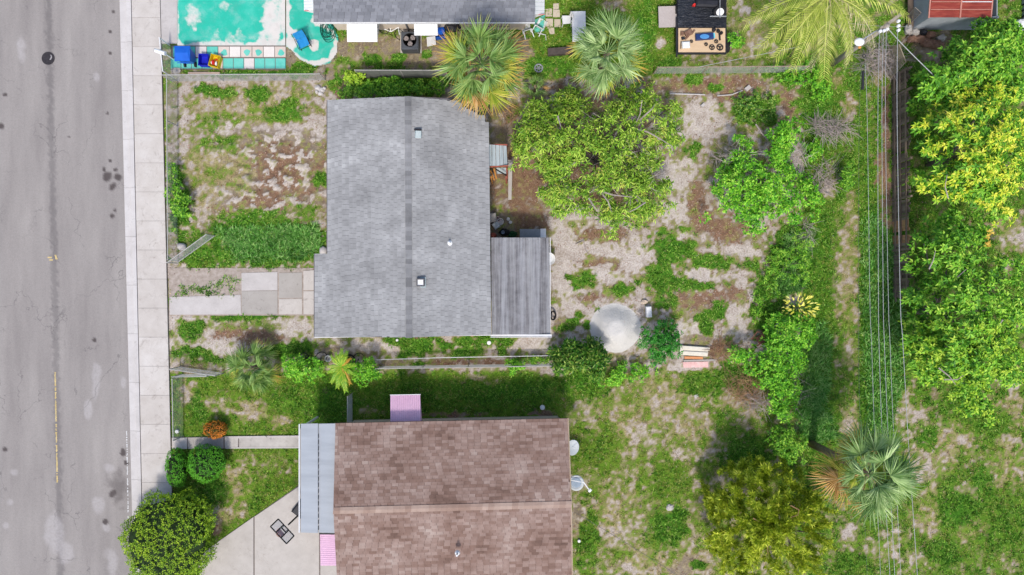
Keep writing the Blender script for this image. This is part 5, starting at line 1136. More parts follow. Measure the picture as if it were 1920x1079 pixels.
# ------------------------------------------------------------------ fences
M_rail = mat('dull_galvanised_rail', [C(150, 150, 146), C(196, 194, 188)], rough=.6, nz=4)
M_wire = mat('chain_wire', [C(150, 152, 150), C(182, 184, 182)], rough=.6, nz=4)
M_screen = mat('grey_mesh_screen', [C(112, 116, 110), C(140, 142, 138)], nz=2.5)
def chain_fence(label, a, b, h=1.1, rail=None, pitch=.10, sp=2.4, screen=False, wr=.004, gate=False):
    a, b = Vector(a), Vector(b); a.z = b.z = 0; d = b-a; L = d.length; u = d.normalized(); rail = rail or M_rail
    root = thing('chain_link_gate' if gate else 'chain_link_fence', label, 'gate' if gate else 'fence', (a+b)/2)
    n = max(1, round(L/sp)) if not gate else 1
    for i in range(n+1):
        p = a+d*i/n; MB().tube([p-Vector((0, 0, .2)), p+Vector((0, 0, h+.03))], .028, 6).build('post', rail, root)
    MB().tube([a+Vector((0, 0, h)), b+Vector((0, 0, h))], .024, 6).build('top_rail', rail, root)
    if gate: MB().tube([a+Vector((0, 0, .12)), b+Vector((0, 0, .12))], .02, 6).build('bottom_rail', rail, root)
    if screen:
        k = max(1, round(L/1.2))
        for i in range(k):
            c = a+d*(i+.5)/k; MB().box(c+Vector((0, 0, h/2+.02)), (L/k-.012, .012, h-.06), math.atan2(u.y, u.x)).build('screen_panel', M_screen, root)
    else:
        mb = MB(); s = -h
        while s < L:
            for q in (0, 1):
                t0, t1 = max(0, s), min(L, s+h)
                if t1-t0 > .02:
                    z0, z1 = (t0-s, t1-s) if q == 0 else (h-(t0-s), h-(t1-s)); mb.tube([a+u*t0+Vector((0, 0, z0)), a+u*t1+Vector((0, 0, z1))], wr, 3, cap=False)
            s += pitch
        mb.build('wire_mesh', M_wire, root, kind='stuff')
    return root
chain_fence('chain link fence between the pavement and the overgrown front yard', V(332, 152), V(334, 489))
chain_fence('chain link fence between the painted patio and the overgrown front yard', V(324, 153), V(610, 151))
chain_fence('fence with grey mesh screen behind the top house, left of the browning cabbage palm', V(676, 146.5), V(840, 147), 1.3, screen=True)
chain_fence('long rusty chain link fence along the back lot under the trailer', V(1225, 139), V(1500, 137), rail=mat('rusty_rail', [C(140, 116, 96), C(176, 160, 146)], nz=6))
chain_fence('short chain link fence with white rails under the mailbox', V(319, 86), V(325, 146), 1.1, M_white)
chain_fence('chain link fence between the pavement and the brown house lawn', V(342, 706), V(344, 818))
chain_fence('short chain link fence along the end of the lawn by the pavement gate', V(342, 702), V(404, 701))
chain_fence('chain link fence along the strip between the two houses', V(712, 687), V(1046, 682), pitch=.075, wr=.0055)
chain_fence('short chain link fence closing the side yard left of the pink awning', V(661, 738), V(661, 796), pitch=.075, wr=.0055)
chain_fence('chain link gate swung open across the grey house drive', V(333, 494), V(404, 443), 1.1, gate=True)
chain_fence('chain link gate lying open by the small fan palm near the pavement', V(338, 688), V(420, 700), 1.1, gate=True)
MB().tube([V(706, 675, .45), V(830, 671, .5), V(1046, 667, .45)], .018, 5).single('pipe_rail', M_white, 'thin white pipe running along the strip between the houses', 'pipe')
# close-boarded fence leaning in the back alley
M_fboard = mat('old_fence_board', [C(84, 72, 62), C(120, 104, 90), C(148, 132, 116)], rnd=.7, nz=3); M_fnew = mat('newer_fence_board', [C(160, 118, 84), C(190, 146, 108)], rnd=.6, nz=3)
wf = thing('board_fence', 'old brown board fence along the alley below the wires', 'fence', V(1674, 340, 0)); fm = MB().hexa([Vector((-.012, -.066, 0)), Vector((.012, -.066, 0)), Vector((.012, .066, 0)), Vector((-.012, .066, 0))], [Vector((-.012, -.066, 1.55)), Vector((.012, -.066, 1.55)), Vector((.012, .066, 1.55)), Vector((-.012, .066, 1.55))])
fme = fm.mesh('board', M_fboard); fmn = fm.mesh('board_new', M_fnew); rng = np.random.default_rng(9); yy = 146.0
while yy < 566:
    gap = (178 < yy < 186) or (305 < yy < 311) or (372 < yy < 379) or rng.random() < .05
    if not gap:
        p = V(1671+3*(yy-146)/420, yy, 0); o = put('board', fmn if 414 < yy < 458 else fme, wf, p-wf.location+Vector((0, 0, -.05)), (rng.normal()*.015, rng.normal()*.03+.02, rng.normal()*.05), (1, 1, rng.uniform(.93, 1.05)))
    yy += 5.25
for z in (.35, .85, 1.35):
    for y0, y1 in ((144, 180), (186, 306), (310, 374), (378, 470), (500, 566)):
        MB().box((V(1671+3*((y0+y1)/2-146)/420, (y0+y1)/2).x-.04, V(0, (y0+y1)/2).y, z), (.05, (y1-y0)/36, .09)).build('rail', M_fboard, wf)
for py in (146, 183, 308, 376, 470):
    MB().box(V(1671, py)+Vector((.05, 0, .85)), (.1, .1, 1.8)).build('post', M_fboard, wf)
def lattice(label, q, n, m, w=.04):
    q = [Vector(v) for v in q]; c = sum(q, Vector())/4; root = thing('lattice_panel', label, 'lattice', (c.x, c.y, min(v.z for v in q)))
    at = lambda u, v: lerp(lerp(q[0], q[1], u), lerp(q[3], q[2], u), v); nr = (q[1]-q[0]).cross(q[3]-q[0]).normalized()*.012
    for k in range(2):
        for i in range(-n+1, n):
            t = i/n; u0, u1 = max(0, t), min(1, 1+t)
            a, b = (at(u0, u0-t), at(u1, u1-t)) if k == 0 else (at(1-u0, u0-t), at(1-u1, u1-t))
            if (b-a).length < .08: continue
            s = (b-a).normalized().cross(nr.normalized())*w/2; o_ = nr*(k*.9)
            MB().hexa([a-s+o_, b-s+o_, b+s+o_, a+s+o_], [a-s+o_+nr*.8, b-s+o_+nr*.8, b+s+o_+nr*.8, a+s+o_+nr*.8]).build('strip', m, root)
    for a, b in ((0, 1), (1, 2), (2, 3), (3, 0)): MB().tube([q[a], q[b]], .022, 4).build('frame', m, root)
M_latt = mat('weathered_lattice', [C(150, 134, 108), C(190, 176, 150)], nz=4)
lattice('tan wooden lattice panel leaning at the top end of the board fence', [V(1667, 90, .3), V(1686, 84, 1.4), V(1699, 116, 1.4), V(1671, 146, .3)], 8, M_latt)
lattice('grey lattice panel leaning on the siding of the red-roofed shed', [V(1702, 30, .2), V(1716, 14, 1.3), V(1727, 24, 1.3), V(1706, 45, .2)], 5, mat('grey_lattice', [C(110, 104, 98), C(150, 144, 138)], nz=4), .03)
# plank walk beside the shed
mb = MB(); mb.box(V(1700, 20)+Vector((0, .3, .35)), (.28, 2.6, .05)); mb.single('plank', M_fboard, 'long brown plank standing beside the red-roofed shed', 'plank')

# ------------------------------------------------------------------ utility pole, lamp, wires
PZ = 5.2; ptop = V(1661, 50, PZ); pbase = Vector((ptop.x, ptop.y, 0))
M_pole = mat('grey_wood_pole', [C(140, 130, 118), C(182, 174, 162)], nz=1.5, stretch=(5, 5, .6)); M_insul = mat('white_porcelain', [C(228, 230, 232), C(245, 245, 246)], rough=.3, nz=2)
up_ = thing('utility_pole', 'weathered utility pole with crossarm and street lamp by the coconut palm', 'utility pole', pbase)
MB().tube([pbase-Vector((0, 0, .3)), ptop+Vector((0, 0, .15))], .15, 10, .11).build('pole', M_pole, up_, smooth=True)
ca, cb2 = V(1650, 56, PZ-.05), V(1688, 28, PZ-.05); cd = (cb2-ca)
MB().box((ca+cb2)/2+Vector((0, 0, .0)), (cd.length, .13, .12), math.atan2(cd.y, cd.x)).build('crossarm', M_pole, up_)
for x, y in [(1649, 60), (1656, 59), (1662, 56), (1683, 41), (1683, 50), (1683, 58)]:
    MB().lathe(V(x, y, PZ+.0), [(.03, 0), (.075, .02), (.075, .05), (.05, .07), (.075, .09), (.07, .12), (.03, .15)], 10).build('insulator', M_insul, up_)
lh = V(1611, 79, PZ-.1); MB().tube([V(1653, 55, PZ-.25), V(1640, 60, PZ-.05), V(1620, 73, PZ-.05), lh], .035, 6, .03).build('lamp_arm', M_galv, up_)
lm = MB().blob(lh, (.24, .19, .10), 1, .0, 12, 7).build('lamp_head', M_white, up_, smooth=True)
MB().blob(lh+Vector((.05, -.22, -.06)), (.08, .07, .06), 2, .0, 9, 5).build('photocell', M_orange, lm)
M_cable = mat('aluminium_cable', [C(160, 162, 162), C(190, 192, 192)], rough=.5, nz=2); M_cabled = mat('dark_cable', [C(80, 84, 80), C(110, 112, 108)], rough=.6, nz=2)
def line(label, pts, z, r, m, z1=None):
    n = len(pts); P_ = [V(x, y, z if z1 is None else lerp(z, z1, i/(n-1))) for i, (x, y) in enumerate(pts)]
    if len(P_) > 2:   # smooth the run
        Q = []; 
        for i in range(len(P_)-1):
            p0, p1, p2, p3 = P_[max(i-1, 0)], P_[i], P_[i+1], P_[min(i+2, len(P_)-1)]
            for k in range(6):
                t = k/6; Q.append(.5*((2*p1)+(p2-p0)*t+(2*p0-5*p1+4*p2-p3)*t*t+(3*p1-p0-3*p2+p3)*t**3))
        P_ = Q+[P_[-1]]
    return MB().tube(P_, r, 5, cap=False).single('power_line', m, label, 'wire', 'wires along the alley', smooth=True)
WZ = PZ+.1
wa = line('leftmost thin dark wire along the alley with a black sleeve near the pole', [(1619, 96), (1611, 220), (1610, 640), (1614, 820), (1626, 1079), (1640, 1400)], WZ, .006, M_cabled)
line('second wire from the left along the alley', [(1622, 118), (1626, 220), (1631, 560), (1634, 640), (1640, 820), (1651, 1079), (1666, 1400)], WZ, .009, M_cable)
line('third wire from the left along the alley, ending at the crossarm left end', [(1649, 60), (1646, 220), (1647, 560), (1648, 640), (1654, 815), (1668.6, 1079), (1690, 1400)], WZ, .011, M_cable)
line('fourth wire from the left along the alley', [(1656, 59), (1653.6, 220), (1656, 560), (1658, 640), (1665, 815), (1677.6, 1079), (1696, 1400)], WZ, .011, M_cable)
line('fifth wire from the left along the alley', [(1662, 56), (1660, 220), (1665.6, 560), (1668.6, 640), (1675.6, 815), (1689, 1079), (1706, 1400)], WZ, .010, M_cable)
line('rightmost wire along the alley, over the board fence', [(1683, 58), (1682, 220), (1688, 560), (1692.6, 640), (1705, 860), (1720, 1079), (1740, 1400)], WZ, .013, M_cable)
line('pale service cable slanting from the pole down into the trees', [(1663, 52), (1700, 92), (1757, 148)], PZ, .02, M_cable, 3.6)
line('thin wire running sideways from the pole to the shed', [(1590, 44), (1661, 50), (1712, 50)], PZ, .008, M_cable, 1.6)
line('thin pale wire crossing above the back lot fence towards the coconut palm', [(1310, 126), (1400, 108), (1498, 88)], 1.3, .012, M_cable, 2.0)
line('thin dark wire slanting over the brown house back lawn', [(1076, 960), (1160, 1010), (1270, 1079), (1330, 1120)], 2.6, .010, M_cabled)
o = MB().tube([V(1618.4, 134, WZ), V(1617, 168, WZ)], .06, 8).build('cable_sleeve', M_dark, wa)
o = MB().ring(V(1620, 105, WZ), .07, .018, 12, 5).build('cable_hook', M_dark, wa)

# ------------------------------------------------------------------ satellite dishes, hoop
M_dish = mat('dish_paint', [C(186, 192, 192), C(206, 210, 210)], rough=.5, nz=3, fa=.08); M_dishb = mat('blue_grey_dish', [C(120, 138, 156), C(158, 172, 186)], rough=.5, nz=3)
d1 = thing('satellite_dish', 'pale oval satellite dish on the right wall of the brown house, upper one', 'satellite dish', V(1066, 838, 0))
Mx = Matrix.Rotation(.5, 3, 'Y')
MB().lathe(V(1072, 839, 2.5), [(.05, -.05), (.25, .0), (.37, .07), (.38, .085), (.36, .085), (.2, .02), (.02, .0)], 20, Mx).build('dish', M_dish, d1, smooth=True)
MB().tube([V(1073, 840, 2.52), V(1083, 841, 2.75)], .014, 5).build('feed_arm', M_white, d1); MB().tube([V(1060, 838, 2.2), V(1071, 838, 2.45)], .03, 6).build('mount', M_galv, d1)
d2 = thing('satellite_dish', 'blue-grey satellite dish with white arm and feed box on the brown house, lower one', 'satellite dish', V(1070, 905, 0))
MB().lathe(V(1080, 905, 2.3), [(.05, -.06), (.28, .0), (.38, .08), (.385, .10), (.30, .085), (.25, .05)], 22).build('dish', M_dish, d2, smooth=True)
MB().lathe(V(1080, 905, 2.36), [(.26, .0), (.26, .012), (.2, .02), (.05, .02)], 20).build('dish_centre', M_dishb, d2)
MB().tube([V(1066, 900, 2.5), V(1095, 905, 2.62)], .022, 5).build('support_arm', M_white, d2); MB().tube([V(1094, 904, 2.62), V(1104, 918, 2.6)], .026, 5).build('feed_arm', M_white, d2)
MB().bevbox(V(1106, 920, 2.6), (.17, .13, .10), .8).build('feed_box', M_white, d2); MB().tube([V(1062, 905, 2.0), V(1078, 905, 2.28)], .03, 6).build('mount', M_galv, d2)
M_black = mat('black_steel', [C(30, 28, 30), C(48, 45, 46)], rough=.5, nz=4)
hb = thing('basketball_hoop', 'portable basketball hoop with black framed clear backboard on the concrete drive', 'basketball hoop', V(566, 956, 0))
MB().bevbox(V(566, 952)+Vector((0, 0, .14)), (.85, .62, .24), .9, .08).build('base', M_dark, hb)
ht = V(541, 984, 2.25); MB().tube([V(566, 960, .2), V(566, 960, .2)*.8+Vector((ht.x, ht.y, 2.2))*.2+Vector((0, 0, .1)), ht], .045, 7).build('pole', M_black, hb)
bx = V(549, 1008, 2.2)-V(519, 976, 2.2); bx.z = 0; bl = 1.13; bu = bx.normalized(); bn = Vector((bu.y, -bu.x, 0))
if bn.x > 0: bn = -bn
bc = (V(549, 1008, 2.2)+V(519, 976, 2.2))/2; bc.z = 2.0
fr_ang = math.atan2(bu.y, bu.x); T_ = Vector((bn.x, bn.y, 0))*.22
ptf = lambda s, z: bc+bu*s*bl/2+Vector((0, 0, z))+T_*(z/.64)
for a, b in [((-1, 0), (1, 0)), ((-1, .64), (1, .64)), ((-1, 0), (-1, .64)), ((1, 0), (1, .64)), ((-.32, 0), (-.32, .64)), ((.32, 0), (.32, .64)), ((-.32, .22), (.32, .22))]:
    MB().tube([ptf(*a), ptf(*b)], .034, 4).build('frame_bar', M_black, hb)
tg = NT('clear_acrylic'); tg.b.inputs['Alpha'].default_value = .18; M_acr = tg.done((.8, .82, .84), .1, .5)
MB().hexa([ptf(-1, 0), ptf(1, 0), ptf(1, .64), ptf(-1, .64)], [q-bn*.012 for q in (ptf(-1, 0), ptf(1, 0), ptf(1, .64), ptf(-1, .64))]).build('backboard', M_acr, hb)
M_logo = mat('red_white_print', [C(176, 60, 50), C(200, 90, 76), C(232, 214, 208)], nz=9, na=1.4)
MB().hexa([ptf(-.27, .30)+bn*.02, ptf(.27, .30)+bn*.02, ptf(.27, .56)+bn*.02, ptf(-.27, .56)+bn*.02], [q+bn*.03 for q in (ptf(-.27, .30), ptf(.27, .30), ptf(.27, .56), ptf(-.27, .56))]).build('logo_panel', M_logo, hb)
MB().ring(bc+bn*.34+Vector((0, 0, .06)), .225, .014, 24, 5).build('rim', mat('rust_orange_rim', [C(150, 84, 60), C(176, 110, 84)], nz=5), hb)
for s in (-.25, .25): MB().tube([ptf(s, .05), bc+bn*.14+bu*s*.4+Vector((0, 0, .06))], .016, 4).build('rim_bracket', M_black, hb)

# ------------------------------------------------------------------ mailbox, bins, chair, hose
ml = thing('mailbox', 'white mailbox on the short white-railed fence by the pavement', 'mailbox', V(318, 102, 0))
mb = MB(); pr_ = [(.0, -.09), (.0, .06), (.04, .11), (.09, .13), (.14, .11), (.18, .06), (.18, -.09)]; c = V(301, 98, 1.2); ang = -.3; du = Vector((math.cos(ang), math.sin(ang), 0)); ds = Vector((-du.y, du.x, 0))
ends = [[c+du*e+ds*(y-.09)+Vector((0, 0, z)) for y, z in pr_] for e in (-.26, .26)]
mb.add(ends[0]+ends[1], [tuple(range(6, -1, -1)), tuple(range(7, 14))]+[(i, (i+1) % 7, 7+(i+1) % 7, 7+i) for i in range(7)]); mb.build('box', M_white, ml)
MB().box(c-du*.27+Vector((0, 0, .02)), (.02, .16, .2), ang).build('door', M_galv, ml); MB().tube([Vector((c.x+.1, c.y, 0)), Vector((c.x+.1, c.y, 1.12))], .03, 6).build('post', M_white, ml)
M_bin = mat('blue_bin_plastic', [C(16, 82, 184), C(30, 108, 214)], rough=.45, nz=2, fa=.06); M_rub = mat('black_rubber', [C(24, 24, 26), C(40, 40, 42)], rough=.8)
ct = thing('wheeled_bin', 'big blue wheeled bin with closed lid on the tiles beside the painted patio', 'bin', V(351, 108, 0)); lc_ = V(342, 101, 1.0); bc_ = Vector((lc_.x, lc_.y, 0))
sq = lambda c, x, y, z, oy=0: [Vector((c.x+a*x/2, c.y+b*y/2+oy, z)) for a, b in ((-1, -1), (1, -1), (1, 1), (-1, 1))]
MB().hexa(sq(bc_, .50, .44, .08), sq(bc_, .70, .68, .98)).build('body', M_bin, ct)
l_ = MB().hexa(sq(bc_, .80, .78, .985), sq(bc_, .78, .76, 1.03)).build('lid', M_bin, ct)
mb = MB(); mb.add(sq(bc_, .74, .72, 1.028)+[bc_+Vector((-.30, .02, 1.09)), bc_+Vector((.30, .02, 1.09))], [(0, 1, 5, 4), (1, 2, 5), (2, 3, 4, 5), (3, 0, 4)]); mb.build('lid_crown', M_bin, l_)
MB().tube([bc_+Vector((-.3, -.44, .92)), bc_+Vector((.3, -.44, .92))], .025, 6).build('handle', M_bin, ct)
for s in (-.27, .27): MB().lathe(bc_+Vector((s, -.28, .13)), [(.13, -.04), (.13, .04)], 14, Matrix.Rotation(PI/2, 3, 'Y')).build('wheel', M_rub, ct)
def crate(label, px, py, w, d, h, rz, m, cat='crate', name='crate', fill=None):
    p = V(px, py, h); p.z = 0.07; root = thing(name, label, cat, p); Mr = Matrix.Rotation(rz, 3, 'Z'); q = lambda x, y, z: p+Mr @ Vector((x, y, z))
    for (x, y, sx, sy) in ((0, d/2, w, .02), (0, -d/2, w, .02), (w/2, 0, .02, d-.025), (-w/2, 0, .02, d-.025)): MB().box(q(x, y, h/2), (sx, sy, h), rz).build('side', m, root)
    MB().box(q(0, 0, .03), (w-.03, d-.03, .03), rz).build('bottom', m, root)
    for (x, y, sx, sy) in ((0, d/2+.012, w+.06, .03), (0, -d/2-.012, w+.06, .03), (w/2+.012, 0, .03, d), (-w/2-.012, 0, .03, d)): MB().box(q(x, y, h-.015), (sx, sy, .03), rz).build('rim', m, root)
    return root, q
crate('open deep-blue crate between the big blue bin and the yellow crate', 382, 113, .46, .56, .34, -.05, mat('deep_blue_plastic', [C(22, 28, 176), C(40, 50, 206)], rough=.45, nz=2, fa=.06))
yc, q = crate('yellow crate with red and white things in it beside the blue crate', 403, 115, .46, .58, .32, -.25, mat('yellow_plastic', [C(226, 190, 20), C(240, 210, 40)], rough=.5, nz=2, fa=.06))
M_redpl = mat('red_plastic', [C(196, 30, 26), C(220, 50, 44)], rough=.5)
for x, y, w, d, m in [(-.08, -.08, .2, .3, M_redpl), (.09, -.1, .14, .24, M_white), (-.14, -.12, .06, .2, M_white), (.06, .1, .12, .1, M_redpl)]:
    MB().blob(q(x, y, .25), (w/2, d/2, .08), int(abs(x)*100), .2, 7, 4).single('toy', m, {0: 'large red plastic toy in the yellow crate', 1: 'white plastic toy in the yellow crate, right side', 2: 'narrow white toy in the yellow crate, left edge', 3: 'small red toy at the back of the yellow crate'}[[(-.08), (.09), (-.14), (.06)].index(x)], 'toy')
MB().box(V(384, 139)+Vector((0, 0, .06)), (1.65, .12, .12), .0).single('timber', mat('pinkish_timber', [C(180, 156, 138), C(206, 184, 166)]), 'short pinkish timber edging below the blue crate', 'timber')
MB().blob(V(331, 134)+Vector((0, 0, .05)), (.26, .18, .12), 3, .25, 8, 5).single('rock', M_greyconc, 'grey broken concrete lump at the corner by the big blue bin', 'rock')
cc = thing('camp_chair', 'blue fabric folding camp chair on the painted patio beside the green hose', 'chair', V(573, 84, .02)); M_bluef = mat('bright_blue_fabric', [C(28, 128, 196), C(50, 156, 218)], nz=6)
Mr = Matrix.Rotation(.42, 3, 'Z'); q = lambda x, y, z: V(572, 84)+Mr @ Vector((x, y, z)); 
def quad_th(name, pts, m, parent, t=.02):
    pts = [Vector(p) for p in pts]; n = (pts[1]-pts[0]).cross(pts[3]-pts[0]).normalized()*t; return MB().hexa([p-n for p in pts], pts).build(name, m, parent)
quad_th('seat', [q(-.27, -.27, .40), q(.27, -.27, .44), q(.27, .2, .40), q(-.27, .2, .38)], M_bluef, cc)
quad_th('backrest', [q(-.27, .2, .42), q(.27, .2, .42), q(.27, .36, .88), q(-.27, .36, .88)], M_bluef, cc)
for a, b in [((-.28, -.3, .0), (-.28, .25, .45)), ((.28, -.3, .0), (.28, .25, .45)), ((-.28, .3, .0), (-.28, -.28, .45)), ((.28, .3, 0), (.28, -.28, .45))]: MB().tube([q(*a), q(*b)], .016, 5).build('leg', M_black, cc)
for s in (-.31, .31): MB().tube([q(s, -.34, .43), q(s, -.32, .62), q(s, .24, .64), q(s, .38, .92)], .016, 5).build('arm', M_black, cc)
MB().tube([q(-.31, -.34, .43), q(.31, -.34, .43)], .016, 5).build('front_bar', M_black, cc)
rng = np.random.default_rng(3); pts = []
for i in range(150):
    a = i*.36; k = .30+.16*math.sin(i*.13+1)+.05*math.sin(i*.7); pts.append(V(616, 58)+Vector((math.cos(a)*k*.95+.05*math.sin(i*.05), math.sin(a)*k*1.15+.1*math.sin(i*.09), .09+.03*math.sin(i*.5)+i*.0004)))
pts += [V(634, 72, .08), V(637, 80, .05), V(604, 44, .08)][:2]
MB().tube(pts, .014, 5).single('garden_hose', mat('dark_green_hose', [C(14, 74, 60), C(26, 96, 80)], rough=.5), 'loosely coiled dark green garden hose on the painted patio', 'hose', smooth=True)

# ------------------------------------------------------------------ side yard of the top house
ac = thing('ac_condenser', 'dark grey air conditioner condenser on a pad beside the top house', 'air conditioner', V(769, 76, 0)); M_ac = mat('dark_grey_metal', [C(70, 74, 80), C(92, 96, 102)], rough=.5, nz=3)
MB().box(V(771, 79)+Vector((0, 0, .03)), (1.1, 1.2, .10)).build('pad', M_pave, ac)
p = V(768, 75, .8); p.z = 0; MB().bevbox(p+Vector((0, 0, .42)), (.90, .92, .68), 0, .05).build('body', M_ac, ac)
MB().lathe(p+Vector((0, 0, .765)), [(.35, 0), (.35, .012), (.335, .03), (.32, .012), (.32, 0)], 24).build('fan_ring', M_black, ac)
MB().lathe(p+Vector((0, 0, .757)), [(.32, 0), (.32, .006), (.01, .006)], 24).build('fan_well', M_rub, ac)
M_blade = mat('fan_blade', [C(130, 120, 118), C(168, 158, 154)], nz=3)
for k in range(3):
    a = k*2.094+.6; Mr = Matrix.Rotation(a, 3, 'Z'); q = [p+Vector((0, 0, .775))+Mr @ Vector(v) for v in ((.06, -.05, 0), (.2, -.13, -.004), (.30, -.08, 0), (.30, .10, .02), (.18, .14, .022), (.06, .05, .01))]
    MB().add(q+[v-Vector((0, 0, .006)) for v in q], [tuple(range(6)), tuple(range(11, 5, -1))]).build('fan_blade', M_blade, ac)
MB().lathe(p+Vector((0, 0, .775)), [(.07, 0), (.07, .03), (.03, .04)], 10).build('fan_hub', M_black, ac)
mb = MB()
for k in range(3): mb.ring(p+Vector((0, 0, .805)), .1+k*.09, .004, 22, 4)
mb.build('fan_grille', M_black, ac)
def bicycle(label, c, rz, lean, sc, m):
    c = Vector(c); root = thing('bicycle', label, 'bicycle', c); M = Matrix.Rotation(rz, 3, 'Z') @ Matrix.Rotation(lean, 3, 'X'); q = lambda x, y, z: c+M @ (Vector((x, y, z))*sc)
    Mw = M @ Matrix.Rotation(PI/2, 3, 'X'); R = .31*sc
    for s in (-.5, .5):
        w = MB().ring(q(s, 0, .32), R, .022*sc, 20, 5, Mw).build('wheel', M_rub, root); mb = MB()
        for k in range(6): 
            a = k*PI/3; mb.tube([q(s, 0, .32), q(s+.3*math.cos(a), 0, .32+.3*math.sin(a))], .005, 3)
        mb.build('spokes', M_galv, w)
    mb = MB()
    for a, b in [((-.5, .32), (-.15, .75)), ((-.5, .32), (-.05, .3)), ((-.05, .3), (-.18, .8)), ((-.05, .3), (.36, .72)), ((-.16, .72), (.34, .8)), ((.34, .84), (.5, .32))]: mb.tube([q(a[0], 0, a[1]), q(b[0], 0, b[1])], .028*sc, 5)
    mb.build('frame', m, root); MB().bevbox(q(-.2, 0, .86), (.24*sc, .13*sc, .06*sc), rz, .02).build('saddle', M_rub, root); MB().tube([q(.28, -.27, .95), q(.33, 0, .92), q(.28, .27, .95)], .018*sc, 5).build('handlebar', M_black, root)
bicycle('small white bicycle leaning against the beige wall of the top house', V(733, 69, 0), -.35, -.85, .85, M_white)
bicycle('dark bicycle lying behind the bright green shrub by the gray house corner', V(586, 661, .05), .05, 1.15, .95, M_black)
bicycle('dark bicycle half hidden in weeds below the gray house wall', V(655, 664, .05), .1, 1.2, .95, M_black)
MB().ring(V(655, 676, .1), .28, .05, 18, 6).single('tyre', M_rub, 'black tyre lying under the second dark bicycle', 'tyre')
crate('blue storage box under the right white awning of the top house', 824, 62, .5, .45, .4, .1, M_bin, 'box', 'storage_box')
cp = thing('corrugated_sheet', 'white corrugated sheet leaning below the right white awning', 'sheet', V(807, 78, 0)); awning(cp, V(800, 70, .8), V(816, 68, .8), V(818, 84, .1), V(801, 88, .1), 6, M_white, sides=False)
gr_ = thing('grill', 'covered black barbecue grill by the top house wall, left of the cabbage palm', 'grill', V(848, 56, 0)); MB().blob(V(848, 52, .75), (.45, .25, .22), 4, .06, 12, 6).build('cover', M_dark, gr_)
for s in (-.3, .3): MB().tube([gr_.location+Vector((s, .0, 0)), gr_.location+Vector((s, 0, .7))], .03, 5).build('leg', M_black, gr_)
rk = thing('wall_railing', 'black metal railing on the top house wall behind the cabbage palm', 'railing', G(935, 47, 1.2))
for s in range(9): MB().tube([G(915+s*5, 48, 1.2, 1.0), G(915+s*5, 48, 1.2, 1.6)], .014, 4).build('bar', M_black, rk)
for z in (1.0, 1.6): MB().tube([G(915, 48, 1.2, z), G(955, 48, 1.2, z)], .018, 4).build('rail', M_black, rk)
sp_ = MB(); sp_.prism(px_poly([(1000, 40), (1022, 28), (1020, 58), (1002, 62)]), -.02, .03); sp_.build('painted_step', tile_cols['g'], kind='structure')
st_o = MB().box(V(1037, 36)+Vector((0, 0, -.02)), (.6, 1.3, .03)).build('stepping_slabs', M_joint, kind='structure'); M_step = mat('beige_slab', [C(196, 180, 158), C(216, 202, 182)], rnd=.4, nz=4)
for q in ([(1022.5, 18), (1035, 17), (1035.5, 32), (1022.5, 32)], [(1036.5, 19), (1049.5, 19), (1050, 33), (1036.5, 33)], [(1037, 8), (1047.5, 7), (1048, 18), (1037, 18.5)], [(1023, 36), (1037, 36), (1037, 51), (1024, 51)], [(1039, 37), (1051, 37), (1051, 52), (1039, 52)], [(1026, 52), (1039, 53), (1040, 65), (1031, 65)]):
    slab(px_poly(q), 0, .06, .006, 'slab', M_white if q[0][1] == 8 and False else M_step, st_o, .006)
M_wplast = mat('white_plastic', [C(226, 226, 224), C(242, 242, 240)], rough=.5, nz=3, fa=.08)
def plastic_chair(label, c, rz, M3=None):
    c = Vector(c); root = thing('plastic_chair', label, 'chair', c); M = Matrix.Rotation(rz, 3, 'Z') if M3 is None else M3; q = lambda x, y, z: c+M @ Vector((x, y, z))
    quad_th('seat', [q(-.22, -.24, .43), q(.22, -.24, .43), q(.20, .2, .40), q(-.20, .2, .40)], M_wplast, root, .025)
    for i in range(6):
        a0, a1 = [PI*(.14+.72*k/6) for k in (i, i+1)]; P0, P1 = [Vector((.25*math.cos(a), .06+.22*math.sin(a), 0)) for a in (a0, a1)]
        quad_th('back_slat', [q(P0.x, P0.y, .44), q(P1.x, P1.y, .44), q(P1.x*1.1, P1.y*1.2, .86), q(P0.x*1.1, P0.y*1.2, .86)], M_wplast, root, .02)
    for x, y in ((-.2, -.22), (.2, -.22), (-.2, .2), (.2, .2)): MB().tube([q(x*1.15, y*1.15, 0), q(x, y, .42)], .025, 5).build('leg', M_wplast, root)
    return root
plastic_chair('white plastic chair between the beige slabs and the white table', V(1062, 43, 0), -1.5)
ft = thing('folding_table', 'long white table left of the blue-green cabbage palm', 'table', V(1086, 50, 0)); p = V(1085.5, 50, .7); p.z = .70
MB().bevbox(p, (.70, 1.55, .05), .02, .012).build('tabletop', M_wplast, ft)
for x in (-.28, .28):
    for y in (-.6, .6): MB().tube([Vector((p.x+x, p.y+y, 0)), Vector((p.x+x, p.y+y, .68))], .018, 5).build('leg', M_galv, ft)
plastic_chair('white plastic chair tipped over near the right end of the top house', V(992, 72, .1), 0, Matrix.Rotation(.3, 3, 'Z') @ Matrix.Rotation(-1.2, 3, 'X'))
plastic_chair('second white plastic chair tipped in the heap near the top house end', V(1004, 66, .1), 0, Matrix.Rotation(-.5, 3, 'Z') @ Matrix.Rotation(-1.3, 3, 'X'))
MB().tube([V(1008, 62, .05), V(1023, 66, .05), V(1024, 76, .05)], .02, 5).single('bent_pipe', M_wplast, 'bent white pipe on the grass beside the tipped chairs', 'pipe')
MB().box(V(1050, 99)+Vector((0, 0, .15)), (1.3, .35, .3), .08).single('timber_box', mat('dark_timber', [C(70, 62, 58), C(100, 90, 84)], nz=5), 'dark timber box left of the blue-green cabbage palm', 'box')
